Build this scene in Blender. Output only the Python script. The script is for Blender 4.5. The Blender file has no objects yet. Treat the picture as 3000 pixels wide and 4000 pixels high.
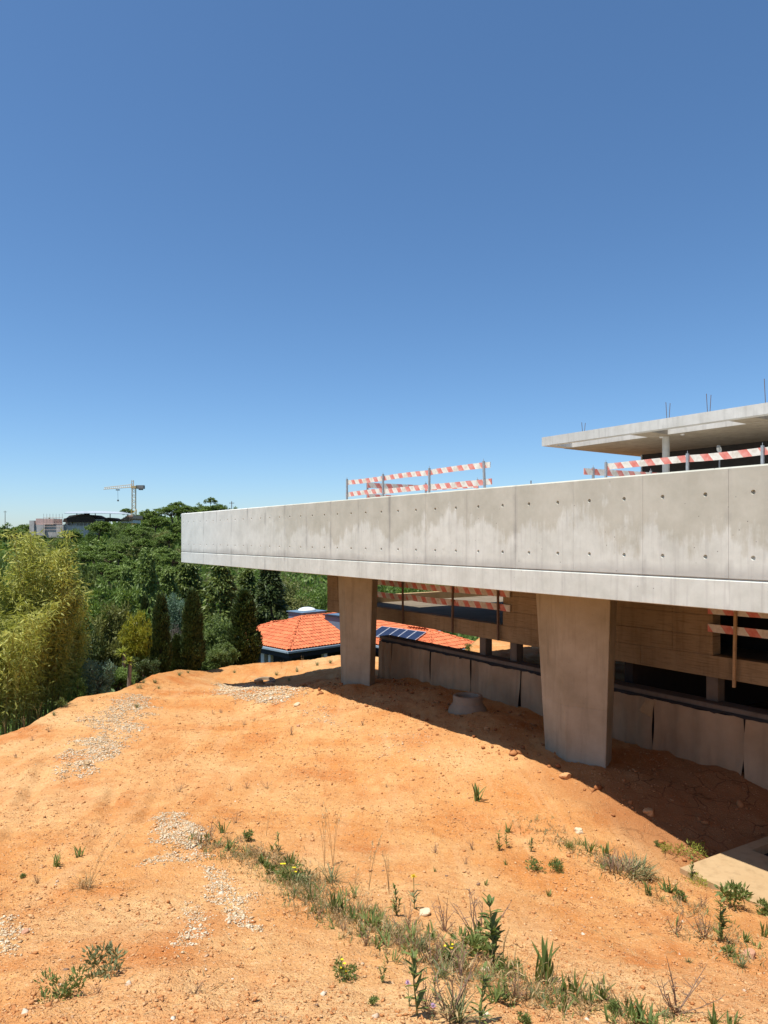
import bpy, bmesh, math, random
import numpy as np
from mathutils import Matrix, Vector, Euler

# ------------------------------------------------------------------ camera, sky, sun, exposure
S = bpy.context.scene
C = S.collection
R = math.radians
EZ = 4.2                       # height of the eye above the zero level
FP = 2770.0                    # focal length in photo pixels (photo 3000 x 4000, horizon on row 2100)

cam_d = bpy.data.cameras.new('camera')
cam = bpy.data.objects.new('camera', cam_d); C.objects.link(cam)
cam.location = (0, 0, EZ); cam.rotation_euler = (R(90), 0, 0)
cam_d.sensor_fit = 'VERTICAL'; cam_d.sensor_height = 36.0; cam_d.sensor_width = 27.0
cam_d.lens = 36.0 * FP / 4000.0
cam_d.shift_y = 100.0 / 4000.0
cam_d.clip_start = 0.1; cam_d.clip_end = 8000
S.camera = cam

SUN_EL, SUN_DIR = R(71.5), Vector((-0.80, -0.60))      # horizontal direction towards the sun
SUN_DIR.normalize()
W_ = bpy.data.worlds.new('World'); S.world = W_; W_.use_nodes = True
nt = W_.node_tree; nt.nodes.clear()
sky = nt.nodes.new('ShaderNodeTexSky'); sky.sky_type = 'NISHITA'; sky.sun_disc = False
sky.sun_elevation = SUN_EL; sky.sun_rotation = math.atan2(SUN_DIR.x, SUN_DIR.y)
sky.altitude = 0; sky.air_density = 0.86; sky.dust_density = 0.4; sky.ozone_density = 8.0
bg = nt.nodes.new('ShaderNodeBackground'); bg.inputs[1].default_value = 0.110
wo = nt.nodes.new('ShaderNodeOutputWorld')
hs = nt.nodes.new('ShaderNodeHueSaturation'); hs.inputs['Hue'].default_value = 0.495; hs.inputs['Saturation'].default_value = 1.04
nt.links.new(sky.outputs[0], hs.inputs['Color']); nt.links.new(hs.outputs[0], bg.inputs[0]); nt.links.new(bg.outputs[0], wo.inputs[0])

sun_d = bpy.data.lights.new('sun', 'SUN'); sun_d.energy = 5.0; sun_d.angle = R(0.53); sun_d.color = (1.0, 0.955, 0.89)
sun = bpy.data.objects.new('sun', sun_d); C.objects.link(sun)
sv = Vector((SUN_DIR.x * math.cos(SUN_EL), SUN_DIR.y * math.cos(SUN_EL), math.sin(SUN_EL)))
sun.rotation_euler = sv.to_track_quat('Z', 'Y').to_euler(); sun.location = sv * 60

vs = S.view_settings
S.display_settings.display_device = 'sRGB'
vs.view_transform = 'Standard'; vs.look = 'None'; vs.exposure = 0.45; vs.gamma = 1.0; vs.use_curve_mapping = False
S.cycles.max_bounces = 5; S.cycles.diffuse_bounces = 3; S.cycles.transparent_max_bounces = 8
S.cycles.use_denoising = True

rnd = random.Random(7)
RG = np.random.default_rng(11)

# ------------------------------------------------------------------ helpers
def W(px, py, Y):
    return Vector(((px - 1500) / FP * Y, Y, EZ - (py - 2100) / FP * Y))

_n = np.random.default_rng(3).random((256, 256)).astype(np.float64)
def vnoise(x, y):
    xi = np.floor(x).astype(int); yi = np.floor(y).astype(int)
    fx = x - xi; fy = y - yi
    fx = fx * fx * (3 - 2 * fx); fy = fy * fy * (3 - 2 * fy)
    a = _n[xi & 255, yi & 255]; b = _n[(xi + 1) & 255, yi & 255]
    c = _n[xi & 255, (yi + 1) & 255]; d = _n[(xi + 1) & 255, (yi + 1) & 255]
    return (a * (1 - fx) + b * fx) * (1 - fy) + (c * (1 - fx) + d * fx) * fy - 0.5
def fbm(x, y, o=4, g=0.5):
    s = 0; a = 1.0
    for i in range(o):
        s = s + a * vnoise(x * 2 ** i + 17.3 * i, y * 2 ** i + 9.1 * i); a *= g
    return s

WM = {}
def mesh_np(name, V, F, mat=None, smooth=False):
    V = np.asarray(V, dtype=np.float32); F = np.asarray(F, dtype=np.int32)
    me = bpy.data.meshes.new(name)
    k = F.shape[1]
    me.vertices.add(len(V)); me.vertices.foreach_set('co', V.ravel())
    me.loops.add(F.size); me.loops.foreach_set('vertex_index', F.ravel())
    me.polygons.add(len(F)); me.polygons.foreach_set('loop_start', np.arange(0, F.size, k, dtype=np.int32))
    if smooth: me.polygons.foreach_set('use_smooth', np.ones(len(F), dtype=bool))
    me.update(calc_edges=True)
    if mat: me.materials.append(mat)
    return me
def add(name, me, parent=None, M=None):
    o = bpy.data.objects.new(name, me); C.objects.link(o)
    M = M or Matrix.Identity(4)
    o.matrix_basis = M; WM[o.name] = M
    if parent:
        o.parent = parent; o.matrix_parent_inverse = WM[parent.name].inverted()
    return o
def tag(o, label=None, cat=None, group=None, kind=None):
    if label: o['label'] = label
    if cat: o['category'] = cat
    if group: o['group'] = group
    if kind: o['kind'] = kind
    return o
def thing(name, loc, label, cat, group=None, rz=0.0):
    o = add(name, None, None, Matrix.Translation(loc) @ Matrix.Rotation(rz, 4, 'Z'))
    o.empty_display_size = 0.3
    return tag(o, label, cat, group)

class MB:
    def __init__(s): s.v = []; s.f = []
    def raw(s, vs_, fs):
        n = len(s.v); s.v += [tuple(v) for v in vs_]; s.f += [tuple(i + n for i in f) for f in fs]; return s
    def box(s, x0, x1, y0, y1, z0, z1, M=None):
        if x0 > x1: x0, x1 = x1, x0
        if y0 > y1: y0, y1 = y1, y0
        v = [Vector(p) for p in ((x0,y0,z0),(x1,y0,z0),(x1,y1,z0),(x0,y1,z0),(x0,y0,z1),(x1,y0,z1),(x1,y1,z1),(x0,y1,z1))]
        if M: v = [M @ p for p in v]
        return s.raw(v, [(0,3,2,1),(4,5,6,7),(0,1,5,4),(1,2,6,5),(2,3,7,6),(3,0,4,7)])
    def loft(s, rings, cap=True):
        n = len(rings[0]); vs_ = [p for r in rings for p in r]; fs = []
        for i in range(len(rings) - 1):
            for j in range(n):
                k = (j + 1) % n
                fs.append((i*n+j, i*n+k, (i+1)*n+k, (i+1)*n+j))
        if cap:
            fs.append(tuple(range(n - 1, -1, -1))); fs.append(tuple((len(rings)-1)*n + j for j in range(n)))
        return s.raw(vs_, fs)
    def tube(s, p0, p1, r0, r1=None, n=6, cap=True):
        return s.path([p0, p1], [r0, r0 if r1 is None else r1], n, cap)
    def path(s, pts, rad, n=6, cap=True):
        pts = [Vector(p) for p in pts]; rings = []
        for i, p in enumerate(pts):
            t = (pts[min(i + 1, len(pts) - 1)] - pts[max(i - 1, 0)])
            t = t.normalized() if t.length > 1e-9 else Vector((0, 0, 1))
            u = t.cross(Vector((0.31, 0.93, 0.2))).normalized(); w = t.cross(u)
            r = rad[i] if not isinstance(rad, (int, float)) else rad
            rings.append([p + (u * math.cos(2*math.pi*j/n) + w * math.sin(2*math.pi*j/n)) * r for j in range(n)])
        return s.loft(rings, cap)
    def build(s, name, mat, parent=None, M=None, smooth=False, bevel=0):
        me = bpy.data.meshes.new(name); me.from_pydata([tuple(v) for v in s.v], [], s.f)
        bm = bmesh.new(); bm.from_mesh(me)
        bmesh.ops.recalc_face_normals(bm, faces=bm.faces)
        if bevel:
            ed = [e for e in bm.edges if len(e.link_faces) == 2 and e.calc_face_angle(0) > 0.5]
            bmesh.ops.bevel(bm, geom=ed, offset=bevel, segments=2, affect='EDGES', clamp_overlap=True)
        bm.to_mesh(me); bm.free()
        if mat: me.materials.append(mat)
        if smooth:
            for p in me.polygons: p.use_smooth = True
        return add(name, me, parent, M)

# ------------------------------------------------------------------ materials
class NB:
    def __init__(s, name):
        s.m = bpy.data.materials.new(name); s.m.use_nodes = True
        s.t = s.m.node_tree; s.t.nodes.clear()
        s.out = s.n('ShaderNodeOutputMaterial'); s.b = s.n('ShaderNodeBsdfPrincipled')
        s.l(s.b.outputs[0], s.out.inputs[0])
        s.co = None
    def n(s, t, **k):
        x = s.t.nodes.new(t)
        for a, b in k.items(): setattr(x, a, b)
        return x
    def l(s, a, b): s.t.links.new(a, b)
    def coords(s, which='Object', scale=(1,1,1), loc=(0,0,0), rot=(0,0,0)):
        tc = s.n('ShaderNodeTexCoord'); mp = s.n('ShaderNodeMapping')
        mp.inputs['Scale'].default_value = scale; mp.inputs['Location'].default_value = loc; mp.inputs['Rotation'].default_value = rot
        s.l(tc.outputs[which], mp.inputs[0]); return mp.outputs[0]
    def pos(s, scale=(1,1,1)):
        g = s.n('ShaderNodeNewGeometry'); mp = s.n('ShaderNodeMapping'); mp.inputs['Scale'].default_value = scale
        s.l(g.outputs['Position'], mp.inputs[0]); return mp.outputs[0]
    def noise(s, co, scale, detail=4, rough=0.55, dist=0):
        x = s.n('ShaderNodeTexNoise'); x.inputs['Scale'].default_value = scale; x.inputs['Detail'].default_value = detail
        x.inputs['Roughness'].default_value = rough; x.inputs['Distortion'].default_value = dist
        if co: s.l(co, x.inputs['Vector'])
        return x.outputs[0]
    def voro(s, co, scale, feature='F1', out=0):
        x = s.n('ShaderNodeTexVoronoi', feature=feature); x.inputs['Scale'].default_value = scale
        if co: s.l(co, x.inputs['Vector'])
        return x.outputs[out]
    def ramp(s, fac, p0, p1, c0=(0,0,0,1), c1=(1,1,1,1)):
        x = s.n('ShaderNodeMapRange'); x.clamp = True
        x.inputs[1].default_value = p0; x.inputs[2].default_value = p1
        s.l(fac, x.inputs[0]); return x.outputs[0]
    def math(s, op, a, b=None, c=None):
        x = s.n('ShaderNodeMath', operation=op)
        for i, v in enumerate((a, b, c)):
            if v is None: continue
            if isinstance(v, (int, float)): x.inputs[i].default_value = v
            else: s.l(v, x.inputs[i])
        return x.outputs[0]
    def mix(s, fac, a, b, mode='MIX'):
        x = s.n('ShaderNodeMix', data_type='RGBA', blend_type=mode); x.clamp_factor = True
        for i, v in ((0, fac), (6, a), (7, b)):
            if isinstance(v, (int, float)): x.inputs[i].default_value = v
            elif isinstance(v, tuple): x.inputs[i].default_value = v if len(v) == 4 else (*v, 1)
            else: s.l(v, x.inputs[i])
        return x.outputs[2]
    def sep(s, v):
        x = s.n('ShaderNodeSeparateXYZ'); s.l(v, x.inputs[0]); return x.outputs
    def bump(s, h, strength=0.5, dist=0.01, prev=None):
        x = s.n('ShaderNodeBump'); x.inputs['Strength'].default_value = strength; x.inputs['Distance'].default_value = dist
        s.l(h, x.inputs['Height'])
        if prev: s.l(prev, x.inputs['Normal'])
        return x.outputs[0]
    def done(s, col, rough=0.8, nrm=None, spec=0.3, metal=0):
        if isinstance(col, tuple): s.b.inputs['Base Color'].default_value = (*col[:3], 1)
        else: s.l(col, s.b.inputs['Base Color'])
        if isinstance(rough, (int, float)): s.b.inputs['Roughness'].default_value = rough
        else: s.l(rough, s.b.inputs['Roughness'])
        s.b.inputs['Specular IOR Level'].default_value = spec; s.b.inputs['Metallic'].default_value = metal
        if nrm: s.l(nrm, s.b.inputs['Normal'])
        return s.m

def plain(name, c, rough=0.7, var=0.18, scale=6, spec=0.3, metal=0, bump=0.15):
    k = NB(name); co = k.coords()
    n1 = k.noise(co, scale, 5); n2 = k.noise(co, scale * 7, 3)
    f = k.math('ADD', k.math('MULTIPLY', n1, 0.7), k.math('MULTIPLY', n2, 0.3))
    lo = tuple(x * (1 - var) for x in c); hi = tuple(min(1, x * (1 + var)) for x in c)
    return k.done(k.mix(k.ramp(f, 0.3, 0.7), lo, hi), rough, k.bump(n2, bump, 0.004), spec, metal)

def mat_concrete_face():
    k = NB('pale_concrete'); co = k.coords(); s = k.sep(co)
    n = k.noise(k.coords(scale=(1,1,1)), 0.9, 5, 0.6)
    # rain-stained darker upper zone with an uneven lower edge
    n2 = k.noise(k.coords(scale=(6, 6, 1.2)), 1.6, 4, 0.7)
    lim = k.math('ADD', k.math('MULTIPLY_ADD', k.math('SUBTRACT', n2, 0.5), 0.9, 0.15), k.math('MULTIPLY', k.math('SUBTRACT', n, 0.5), 2.3))
    up = k.ramp(k.math('SUBTRACT', s[2], lim), -0.08, 0.14)
    fade = k.ramp(s[0], -21, -15)             # the far end is cleaner
    up = k.math('MULTIPLY', up, fade)
    streak = k.noise(k.coords(scale=(7, 7, 0.35)), 2.2, 4, 0.6)
    blot = k.noise(co, 2.6, 5, 0.65)
    c = k.mix(k.ramp(blot, 0.3, 0.72), (0.49, 0.505, 0.445), (0.645, 0.665, 0.60))
    c = k.mix(k.math('MULTIPLY', k.ramp(streak, 0.52, 0.75), 0.45), c, (0.34, 0.335, 0.31))
    c = k.mix(k.math('MULTIPLY', up, 0.85), c, k.mix(k.ramp(blot, 0.35, 0.7), (0.40, 0.395, 0.32), (0.48, 0.475, 0.395)))
    c = k.mix(k.ramp(s[0], -17, -22), c, k.mix(k.ramp(blot, 0.3, 0.7), (0.58, 0.59, 0.54), (0.70, 0.715, 0.66)))
    # dirt run under and along the joints
    ph = k.math('FRACT', k.math('MULTIPLY_ADD', s[0], 1/1.202, 4.748/1.202 + 0.5))
    jd = k.math('ABSOLUTE', k.math('SUBTRACT', ph, 0.5))
    jn = k.ramp(k.noise(k.coords(scale=(1.3, 1.3, 0.9)), 1.7, 3), 0.48, 0.66)
    c = k.mix(k.math('MULTIPLY', k.math('MULTIPLY', k.ramp(k.math('ADD', jd, k.math('MULTIPLY', k.math('SUBTRACT', streak, 0.5), 0.12)), 0.06, 0.0), jn), 0.6), c, (0.22, 0.217, 0.205))
    low = k.math('MULTIPLY', k.ramp(k.math('ADD', s[2], k.math('MULTIPLY', k.math('SUBTRACT', n, 0.5), 0.35)), -0.34, -0.47), k.ramp(s[2], -0.515, -0.50))
    c = k.mix(k.math('MULTIPLY', low, 0.45), c, (0.27, 0.265, 0.245))
    pits = k.voro(k.coords(scale=(1, 1, 1)), 9.0)
    pm = k.math('MULTIPLY', k.ramp(pits, 0.085, 0.05), k.ramp(k.noise(co, 3.1, 2), 0.46, 0.56))
    c = k.mix(k.math('MULTIPLY', pm, 0.8), c, (0.13, 0.12, 0.11))
    fine = k.noise(co, 60, 3)
    b = k.bump(fine, 0.15, 0.004)
    return k.done(c, 0.75, b, 0.25)
def mat_brown_concrete(name, lo, hi, plank=0.0):
    k = NB(name); co = k.coords(); s = k.sep(co)
    blot = k.noise(co, 1.3, 6, 0.65); st = k.noise(k.coords(scale=(5, 5, 0.5)), 1.5, 4, 0.6); fine = k.noise(co, 45, 3)
    grain = k.noise(k.coords(scale=(0.8, 0.8, 14)), 3.0, 4, 0.6)
    c = k.mix(k.ramp(blot, 0.28, 0.7), lo, hi)
    c = k.mix(k.math('MULTIPLY', k.ramp(st, 0.5, 0.75), 0.45), c, tuple(x * 0.62 for x in lo))
    if plank: c = k.mix(k.math('MULTIPLY', k.ramp(grain, 0.5, 0.7), plank), c, tuple(x * 0.6 for x in lo))
    pits = k.ramp(k.voro(co, 9.0), 0.09, 0.05)
    c = k.mix(k.math('MULTIPLY', pits, 0.35), c, (0.1, 0.08, 0.06))
    return k.done(c, 0.92, k.bump(fine, 0.2, 0.004), 0.06)
def mat_soil():
    k = NB('soil_and_undergrowth'); p = k.pos()
    big = k.noise(p, 0.22, 2, 0.6); mid = k.noise(p, 0.9, 4, 0.62, 0.4); sm = k.noise(p, 7, 3, 0.7); fi = k.noise(p, 45, 2, 0.7); gr = k.noise(p, 150, 1, 0.7)
    c = k.mix(k.ramp(mid, 0.33, 0.66), (0.51, 0.205, 0.055), (0.61, 0.335, 0.128))
    c = k.mix(k.math('MULTIPLY', k.ramp(big, 0.45, 0.68), 0.65), c, (0.65, 0.42, 0.20))
    c = k.mix(k.math('MULTIPLY', k.ramp(k.noise(p, 0.55, 4, 0.6), 0.55, 0.7), 0.85), c, (0.47, 0.155, 0.036))
    c = k.mix(k.math('MULTIPLY', k.ramp(sm, 0.42, 0.62), 0.35), c, (0.42, 0.175, 0.056))
    c = k.mix(k.math('MULTIPLY', k.ramp(fi, 0.56, 0.74), 0.6), c, (0.72, 0.52, 0.32))
    c = k.mix(k.math('MULTIPLY', k.ramp(fi, 0.42, 0.27), 0.6), c, (0.30, 0.12, 0.045))
    sp_ = k.n('ShaderNodeMapping'); sp_.inputs['Rotation'].default_value = (0, 0, 0.45); sp_.inputs['Scale'].default_value = (2.6, 0.28, 1.0); k.l(p, sp_.inputs[0])
    trk = k.noise(sp_.outputs[0], 1.0, 3, 0.65, 0.3)
    c = k.mix(k.math('MULTIPLY', k.ramp(trk, 0.55, 0.74), 0.28), c, (0.65, 0.43, 0.225)); c = k.mix(k.math('MULTIPLY', k.ramp(trk, 0.44, 0.30), 0.4), c, (0.43, 0.15, 0.04))
    # damp, cracked clay below the beam; dark tone also paints in the shade
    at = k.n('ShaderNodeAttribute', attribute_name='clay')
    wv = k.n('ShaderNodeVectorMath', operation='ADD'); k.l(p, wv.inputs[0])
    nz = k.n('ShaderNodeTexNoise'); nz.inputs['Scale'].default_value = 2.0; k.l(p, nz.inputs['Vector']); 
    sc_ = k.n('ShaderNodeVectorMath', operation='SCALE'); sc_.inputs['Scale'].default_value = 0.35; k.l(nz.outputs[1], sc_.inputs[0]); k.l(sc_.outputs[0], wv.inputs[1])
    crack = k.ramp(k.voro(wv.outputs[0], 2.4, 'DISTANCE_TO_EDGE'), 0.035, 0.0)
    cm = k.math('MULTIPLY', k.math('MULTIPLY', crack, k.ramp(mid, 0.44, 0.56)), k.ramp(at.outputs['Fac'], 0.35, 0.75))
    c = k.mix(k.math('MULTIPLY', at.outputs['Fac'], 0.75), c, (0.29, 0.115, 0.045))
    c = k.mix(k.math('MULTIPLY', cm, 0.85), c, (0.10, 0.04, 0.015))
    # outside the yard: leaf litter and low green
    ay = k.n('ShaderNodeAttribute', attribute_name='yard')
    g = k.mix(k.ramp(sm, 0.35, 0.65), (0.030, 0.036, 0.014), (0.065, 0.075, 0.025))
    c = k.mix(ay.outputs['Fac'], g, c)
    h = k.math('ADD', k.math('MULTIPLY', sm, 0.7), k.math('MULTIPLY', fi, 0.75))
    h = k.math('ADD', h, k.math('MULTIPLY', gr, 0.18)); b = k.bump(h, 0.9, 0.036)
    return k.done(c, 0.95, b, 0.1)
def mat_leaf(name, lo, hi, trans=0.35, rough=0.5, spec=0.25):
    k = NB(name)
    g = k.n('ShaderNodeNewGeometry'); n = k.noise(k.pos(), 1.1, 3)
    f = k.math('ADD', k.math('MULTIPLY', g.outputs['Random Per Island'], 0.6), k.math('MULTIPLY', k.ramp(n, 0.35, 0.65), 0.4))
    c = k.mix(f, lo, hi); k.done(c, rough, None, spec)
    tr = k.n('ShaderNodeBsdfTranslucent'); k.l(k.mix(0.5, c, (hi[0]*1.1, hi[1]*1.2, hi[2]*0.6)), tr.inputs[0])
    mx = k.n('ShaderNodeMixShader'); mx.inputs[0].default_value = trans
    k.l(k.b.outputs[0], mx.inputs[1]); k.l(tr.outputs[0], mx.inputs[2]); k.l(mx.outputs[0], k.out.inputs[0])
    return k.m
def mat_stone(name, cols, rough=0.9):
    k = NB(name); g = k.n('ShaderNodeNewGeometry')
    r = g.outputs['Random Per Island']
    c = k.mix(k.ramp(r, 0.0, 0.5), cols[0], cols[1]); c = k.mix(k.ramp(r, 0.5, 1.0), c, cols[2])
    n = k.noise(k.pos(), 40, 3)
    c = k.mix(k.math('MULTIPLY', k.ramp(n, 0.5, 0.7), 0.35), c, tuple(x * 0.7 for x in cols[1]))
    return k.done(c, rough, k.bump(n, 0.3, 0.006), 0.15)
def mat_stripes():
    k = NB('striped_board'); co = k.coords(); s = k.sep(co)
    ph = k.math('FRACT', k.math('MULTIPLY', k.math('ADD', s[0], k.math('MULTIPLY', s[2], 0.75)), 1 / 0.43))
    wob = k.math('MULTIPLY', k.math('SUBTRACT', k.noise(co, 9, 2), 0.5), 0.10)
    red = k.ramp(k.math('ADD', ph, wob), 0.53, 0.55)
    wear = k.noise(co, 5, 5, 0.7)
    w = k.mix(k.ramp(wear, 0.4, 0.75), (0.74, 0.69, 0.60), (0.50, 0.42, 0.32))
    rd = k.mix(k.ramp(wear, 0.35, 0.7), (0.60, 0.13, 0.09), (0.70, 0.34, 0.28))
    return k.done(k.mix(red, w, rd), 0.6, k.bump(wear, 0.2, 0.004), 0.3)
def mat_tile():
    k = NB('orange_clay_tile'); g = k.n('ShaderNodeNewGeometry'); oi = k.n('ShaderNodeObjectInfo')
    r = k.math('FRACT', k.math('ADD', g.outputs['Random Per Island'], oi.outputs['Random']))
    n = k.noise(k.pos(), 1.2, 4)
    c = k.mix(r, (0.48, 0.115, 0.042), (0.66, 0.195, 0.075)); c = k.mix(k.math('MULTIPLY', k.ramp(n, 0.5, 0.7), 0.4), c, (0.50, 0.125, 0.045))
    return k.done(c, 0.7, None, 0.3)
def mat_panel():
    k = NB('solar_cells'); co = k.coords(); s = k.sep(co)
    a = k.math('FRACT', k.math('MULTIPLY', s[0], 6.2)); b = k.math('FRACT', k.math('MULTIPLY', s[1], 6.2))
    ln = k.math('MAXIMUM', k.ramp(a, 0.06, 0.03), k.ramp(b, 0.06, 0.03))
    return k.done(k.mix(k.math('MULTIPLY', ln, 0.5), (0.016, 0.022, 0.050), (0.10, 0.12, 0.17)), 0.12, None, 0.5)
def mat_fabric():
    k = NB('geotextile'); co = k.coords()
    f = k.noise(co, 1.1, 5, 0.6); fold = k.noise(k.coords(scale=(3, 3, 0.5)), 1.5, 4); fi = k.noise(co, 90, 2)
    c = k.mix(k.ramp(f, 0.3, 0.7), (0.33, 0.225, 0.13), (0.46, 0.335, 0.21)); c = k.mix(k.math('MULTIPLY', k.ramp(fold, 0.5, 0.75), 0.4), c, (0.13, 0.095, 0.065))
    return k.done(c, 0.95, k.bump(fi, 0.3, 0.003, k.bump(fold, 0.4, 0.03)), 0.03)

M = {}
M['face'] = mat_concrete_face()
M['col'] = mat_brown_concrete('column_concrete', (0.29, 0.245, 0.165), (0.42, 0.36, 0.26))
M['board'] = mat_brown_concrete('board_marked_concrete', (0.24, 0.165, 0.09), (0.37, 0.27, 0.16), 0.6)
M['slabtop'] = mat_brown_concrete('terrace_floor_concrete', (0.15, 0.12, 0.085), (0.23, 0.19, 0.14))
M['roofc'] = mat_brown_concrete('roof_concrete', (0.47, 0.45, 0.40), (0.62, 0.60, 0.55))
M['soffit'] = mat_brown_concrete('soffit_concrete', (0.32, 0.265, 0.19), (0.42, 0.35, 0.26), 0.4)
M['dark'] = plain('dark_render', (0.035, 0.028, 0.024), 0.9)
M['darkwall'] = plain('dark_cladding', (0.05, 0.043, 0.038), 0.7)
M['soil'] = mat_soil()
M['stripe'] = mat_stripes()
M['steel'] = plain('galvanised_steel', (0.33, 0.34, 0.34), 0.5, 0.25, 20, 0.5, 0.3)
M['rust'] = plain('rusty_steel', (0.16, 0.10, 0.065), 0.8, 0.3, 30)
M['wood'] = plain('raw_timber', (0.45, 0.29, 0.15), 0.8, 0.25, 10)
M['fabric'] = mat_fabric()
M['bitumen'] = plain('black_bitumen', (0.022, 0.020, 0.019), 0.7, 0.3)
M['coping'] = mat_brown_concrete('dirty_coping', (0.13, 0.105, 0.08), (0.20, 0.165, 0.13))
M['ring'] = mat_brown_concrete('precast_concrete', (0.27, 0.20, 0.13), (0.37, 0.285, 0.195))
M['padc'] = mat_brown_concrete('sandy_slab_concrete', (0.38, 0.255, 0.13), (0.46, 0.325, 0.18))
M['tile'] = mat_tile()
M['blue'] = plain('slate_blue_render', (0.11, 0.18, 0.25), 0.7, 0.1)
M['navy'] = plain('dark_blue_wall', (0.012, 0.018, 0.03), 0.6, 0.2)
M['gutter'] = plain('blue_grey_gutter', (0.28, 0.36, 0.42), 0.5, 0.1)
M['scaf'] = plain('weathered_scaffold', (0.42, 0.33, 0.28), 0.7, 0.2)
M['sitewall'] = plain('unpainted_render', (0.50, 0.46, 0.42), 0.85, 0.25, 0.7)
M['white'] = plain('white_render', (0.70, 0.69, 0.66), 0.8, 0.08)
M['glass'] = plain('dark_glass', (0.02, 0.03, 0.04), 0.1, 0.1, 3, 0.6)
M['dome'] = plain('milky_dome', (0.62, 0.66, 0.66), 0.4, 0.08)
M['solar'] = mat_panel()
M['alu'] = plain('aluminium_frame', (0.62, 0.63, 0.64), 0.4, 0.1, 6, 0.5, 0.5)
M['pinkwall'] = plain('pink_render', (0.62, 0.42, 0.36), 0.85, 0.12)
M['pinktile'] = plain('pink_tile', (0.60, 0.42, 0.32), 0.8, 0.2, 3)
M['timber'] = plain('dark_roof_timber', (0.055, 0.035, 0.025), 0.85, 0.3)
M['sheet'] = plain('white_roof_sheet', (0.40, 0.44, 0.46), 0.4, 0.05)
M['craney'] = plain('crane_yellow', (0.62, 0.40, 0.07), 0.5, 0.15)
M['cranew'] = plain('crane_pale', (0.60, 0.42, 0.20), 0.5, 0.12)
M['ballast'] = plain('crane_ballast', (0.23, 0.22, 0.21), 0.8, 0.12)
M['bark'] = plain('bark', (0.115, 0.075, 0.05), 0.9, 0.35, 12, 0.2, 0, 0.5)
M['palebark'] = plain('pale_bark', (0.24, 0.19, 0.15), 0.9, 0.3, 12, 0.2, 0, 0.5)
M['culm'] = plain('bamboo_culm', (0.27, 0.24, 0.07), 0.5, 0.3, 8)
M['pine'] = mat_leaf('pine_needles', (0.065, 0.115, 0.024), (0.20, 0.27, 0.062), 0.2)
M['pine2'] = mat_leaf('pine_needles_pale', (0.085, 0.14, 0.030), (0.23, 0.30, 0.075), 0.2)
M['broad'] = mat_leaf('mid_green_leaves', (0.055, 0.11, 0.020), (0.19, 0.27, 0.058), 0.3)
M['olive'] = mat_leaf('olive_leaves', (0.096, 0.114, 0.035), (0.225, 0.234, 0.068), 0.25)
M['yellow'] = mat_leaf('yellow_green_leaves', (0.16, 0.18, 0.02), (0.44, 0.42, 0.045), 0.35)
M['bamboo'] = mat_leaf('bamboo_leaves', (0.12, 0.15, 0.028), (0.56, 0.55, 0.14), 0.35)
M['cypress'] = mat_leaf('cypress_foliage', (0.026, 0.048, 0.014), (0.090, 0.122, 0.034), 0.12)
M['cedar'] = mat_leaf('cedar_foliage', (0.050, 0.085, 0.020), (0.195, 0.235, 0.055), 0.2)
M['bluegum'] = mat_leaf('blue_green_leaves', (0.07, 0.125, 0.085), (0.19, 0.28, 0.185), 0.25)
M['willow'] = mat_leaf('soft_green_leaves', (0.085, 0.128, 0.038), (0.206, 0.270, 0.080), 0.3)
M['redleaf'] = mat_leaf('grey_purple_leaves', (0.075, 0.055, 0.05), (0.17, 0.15, 0.12), 0.2)
M['weed'] = mat_leaf('weed_leaves', (0.09, 0.13, 0.035), (0.22, 0.265, 0.075), 0.3)
M['weedg'] = mat_leaf('grey_green_leaves', (0.12, 0.14, 0.065), (0.27, 0.28, 0.13), 0.25)
M['lime'] = mat_leaf('lime_leaves', (0.18, 0.23, 0.035), (0.38, 0.40, 0.065), 0.35)
M['dryl'] = mat_leaf('dry_straw', (0.26, 0.17, 0.075), (0.50, 0.36, 0.18), 0.2)
M['twig'] = plain('brown_twig', (0.23, 0.145, 0.095), 0.9, 0.35, 40)
M['gstem'] = plain('green_stem', (0.16, 0.19, 0.06), 0.7, 0.2, 40)
M['yflower'] = plain('yellow_petals', (0.80, 0.62, 0.02), 0.6, 0.1)
M['pflower'] = plain('lilac_petals', (0.46, 0.30, 0.48), 0.6, 0.15)
M['gravel'] = mat_stone('pale_gravel', ((0.47, 0.30, 0.14), (0.56, 0.44, 0.28), (0.66, 0.57, 0.43)))
M['clod'] = mat_stone('soil_clods', ((0.40, 0.16, 0.055), (0.52, 0.26, 0.105), (0.58, 0.36, 0.18)))
M['lump'] = mat_stone('shaded_soil_lumps', ((0.30, 0.115, 0.042), (0.36, 0.15, 0.055), (0.42, 0.19, 0.075)))  # darker copy of the clods, shade under the beam put into the colour
M['mixed'] = mat_stone('mixed_stones', ((0.20, 0.13, 0.09), (0.44, 0.27, 0.15), (0.60, 0.53, 0.42)))
M['rockr'] = mat_stone('reddish_rock', ((0.36, 0.17, 0.10), (0.42, 0.22, 0.13), (0.48, 0.28, 0.18)))

# ------------------------------------------------------------------ building frame: x = towards the near right end, y = into the building, z from eye level
dA = Vector((-0.5638, 0.8259)); nA = Vector((0.8259, 0.5638)); B0 = 0.826 * 10.05
FB = Matrix.Translation((0, 0, EZ)) @ Matrix.Rotation(math.atan2(-0.8259, 0.5638), 4, 'Z')
def fb(a, b, z=0): return Vector((-a, b + B0, z))        # a along the beam (far end +), b behind the beam face
def wb(a, b, z=0): return FB @ fb(a, b, z)
def a_of(px, Xi): return -0.5635 * Xi + 1.21 * FP * Xi / (px + 388.0)
def bI(Xi): return (Xi - 10.05) * 0.826
def bx(mb, a0, a1, b0, b1, z0, z1): return mb.box(-a0, -a1, b0 + B0, b1 + B0, z0, z1)

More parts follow.
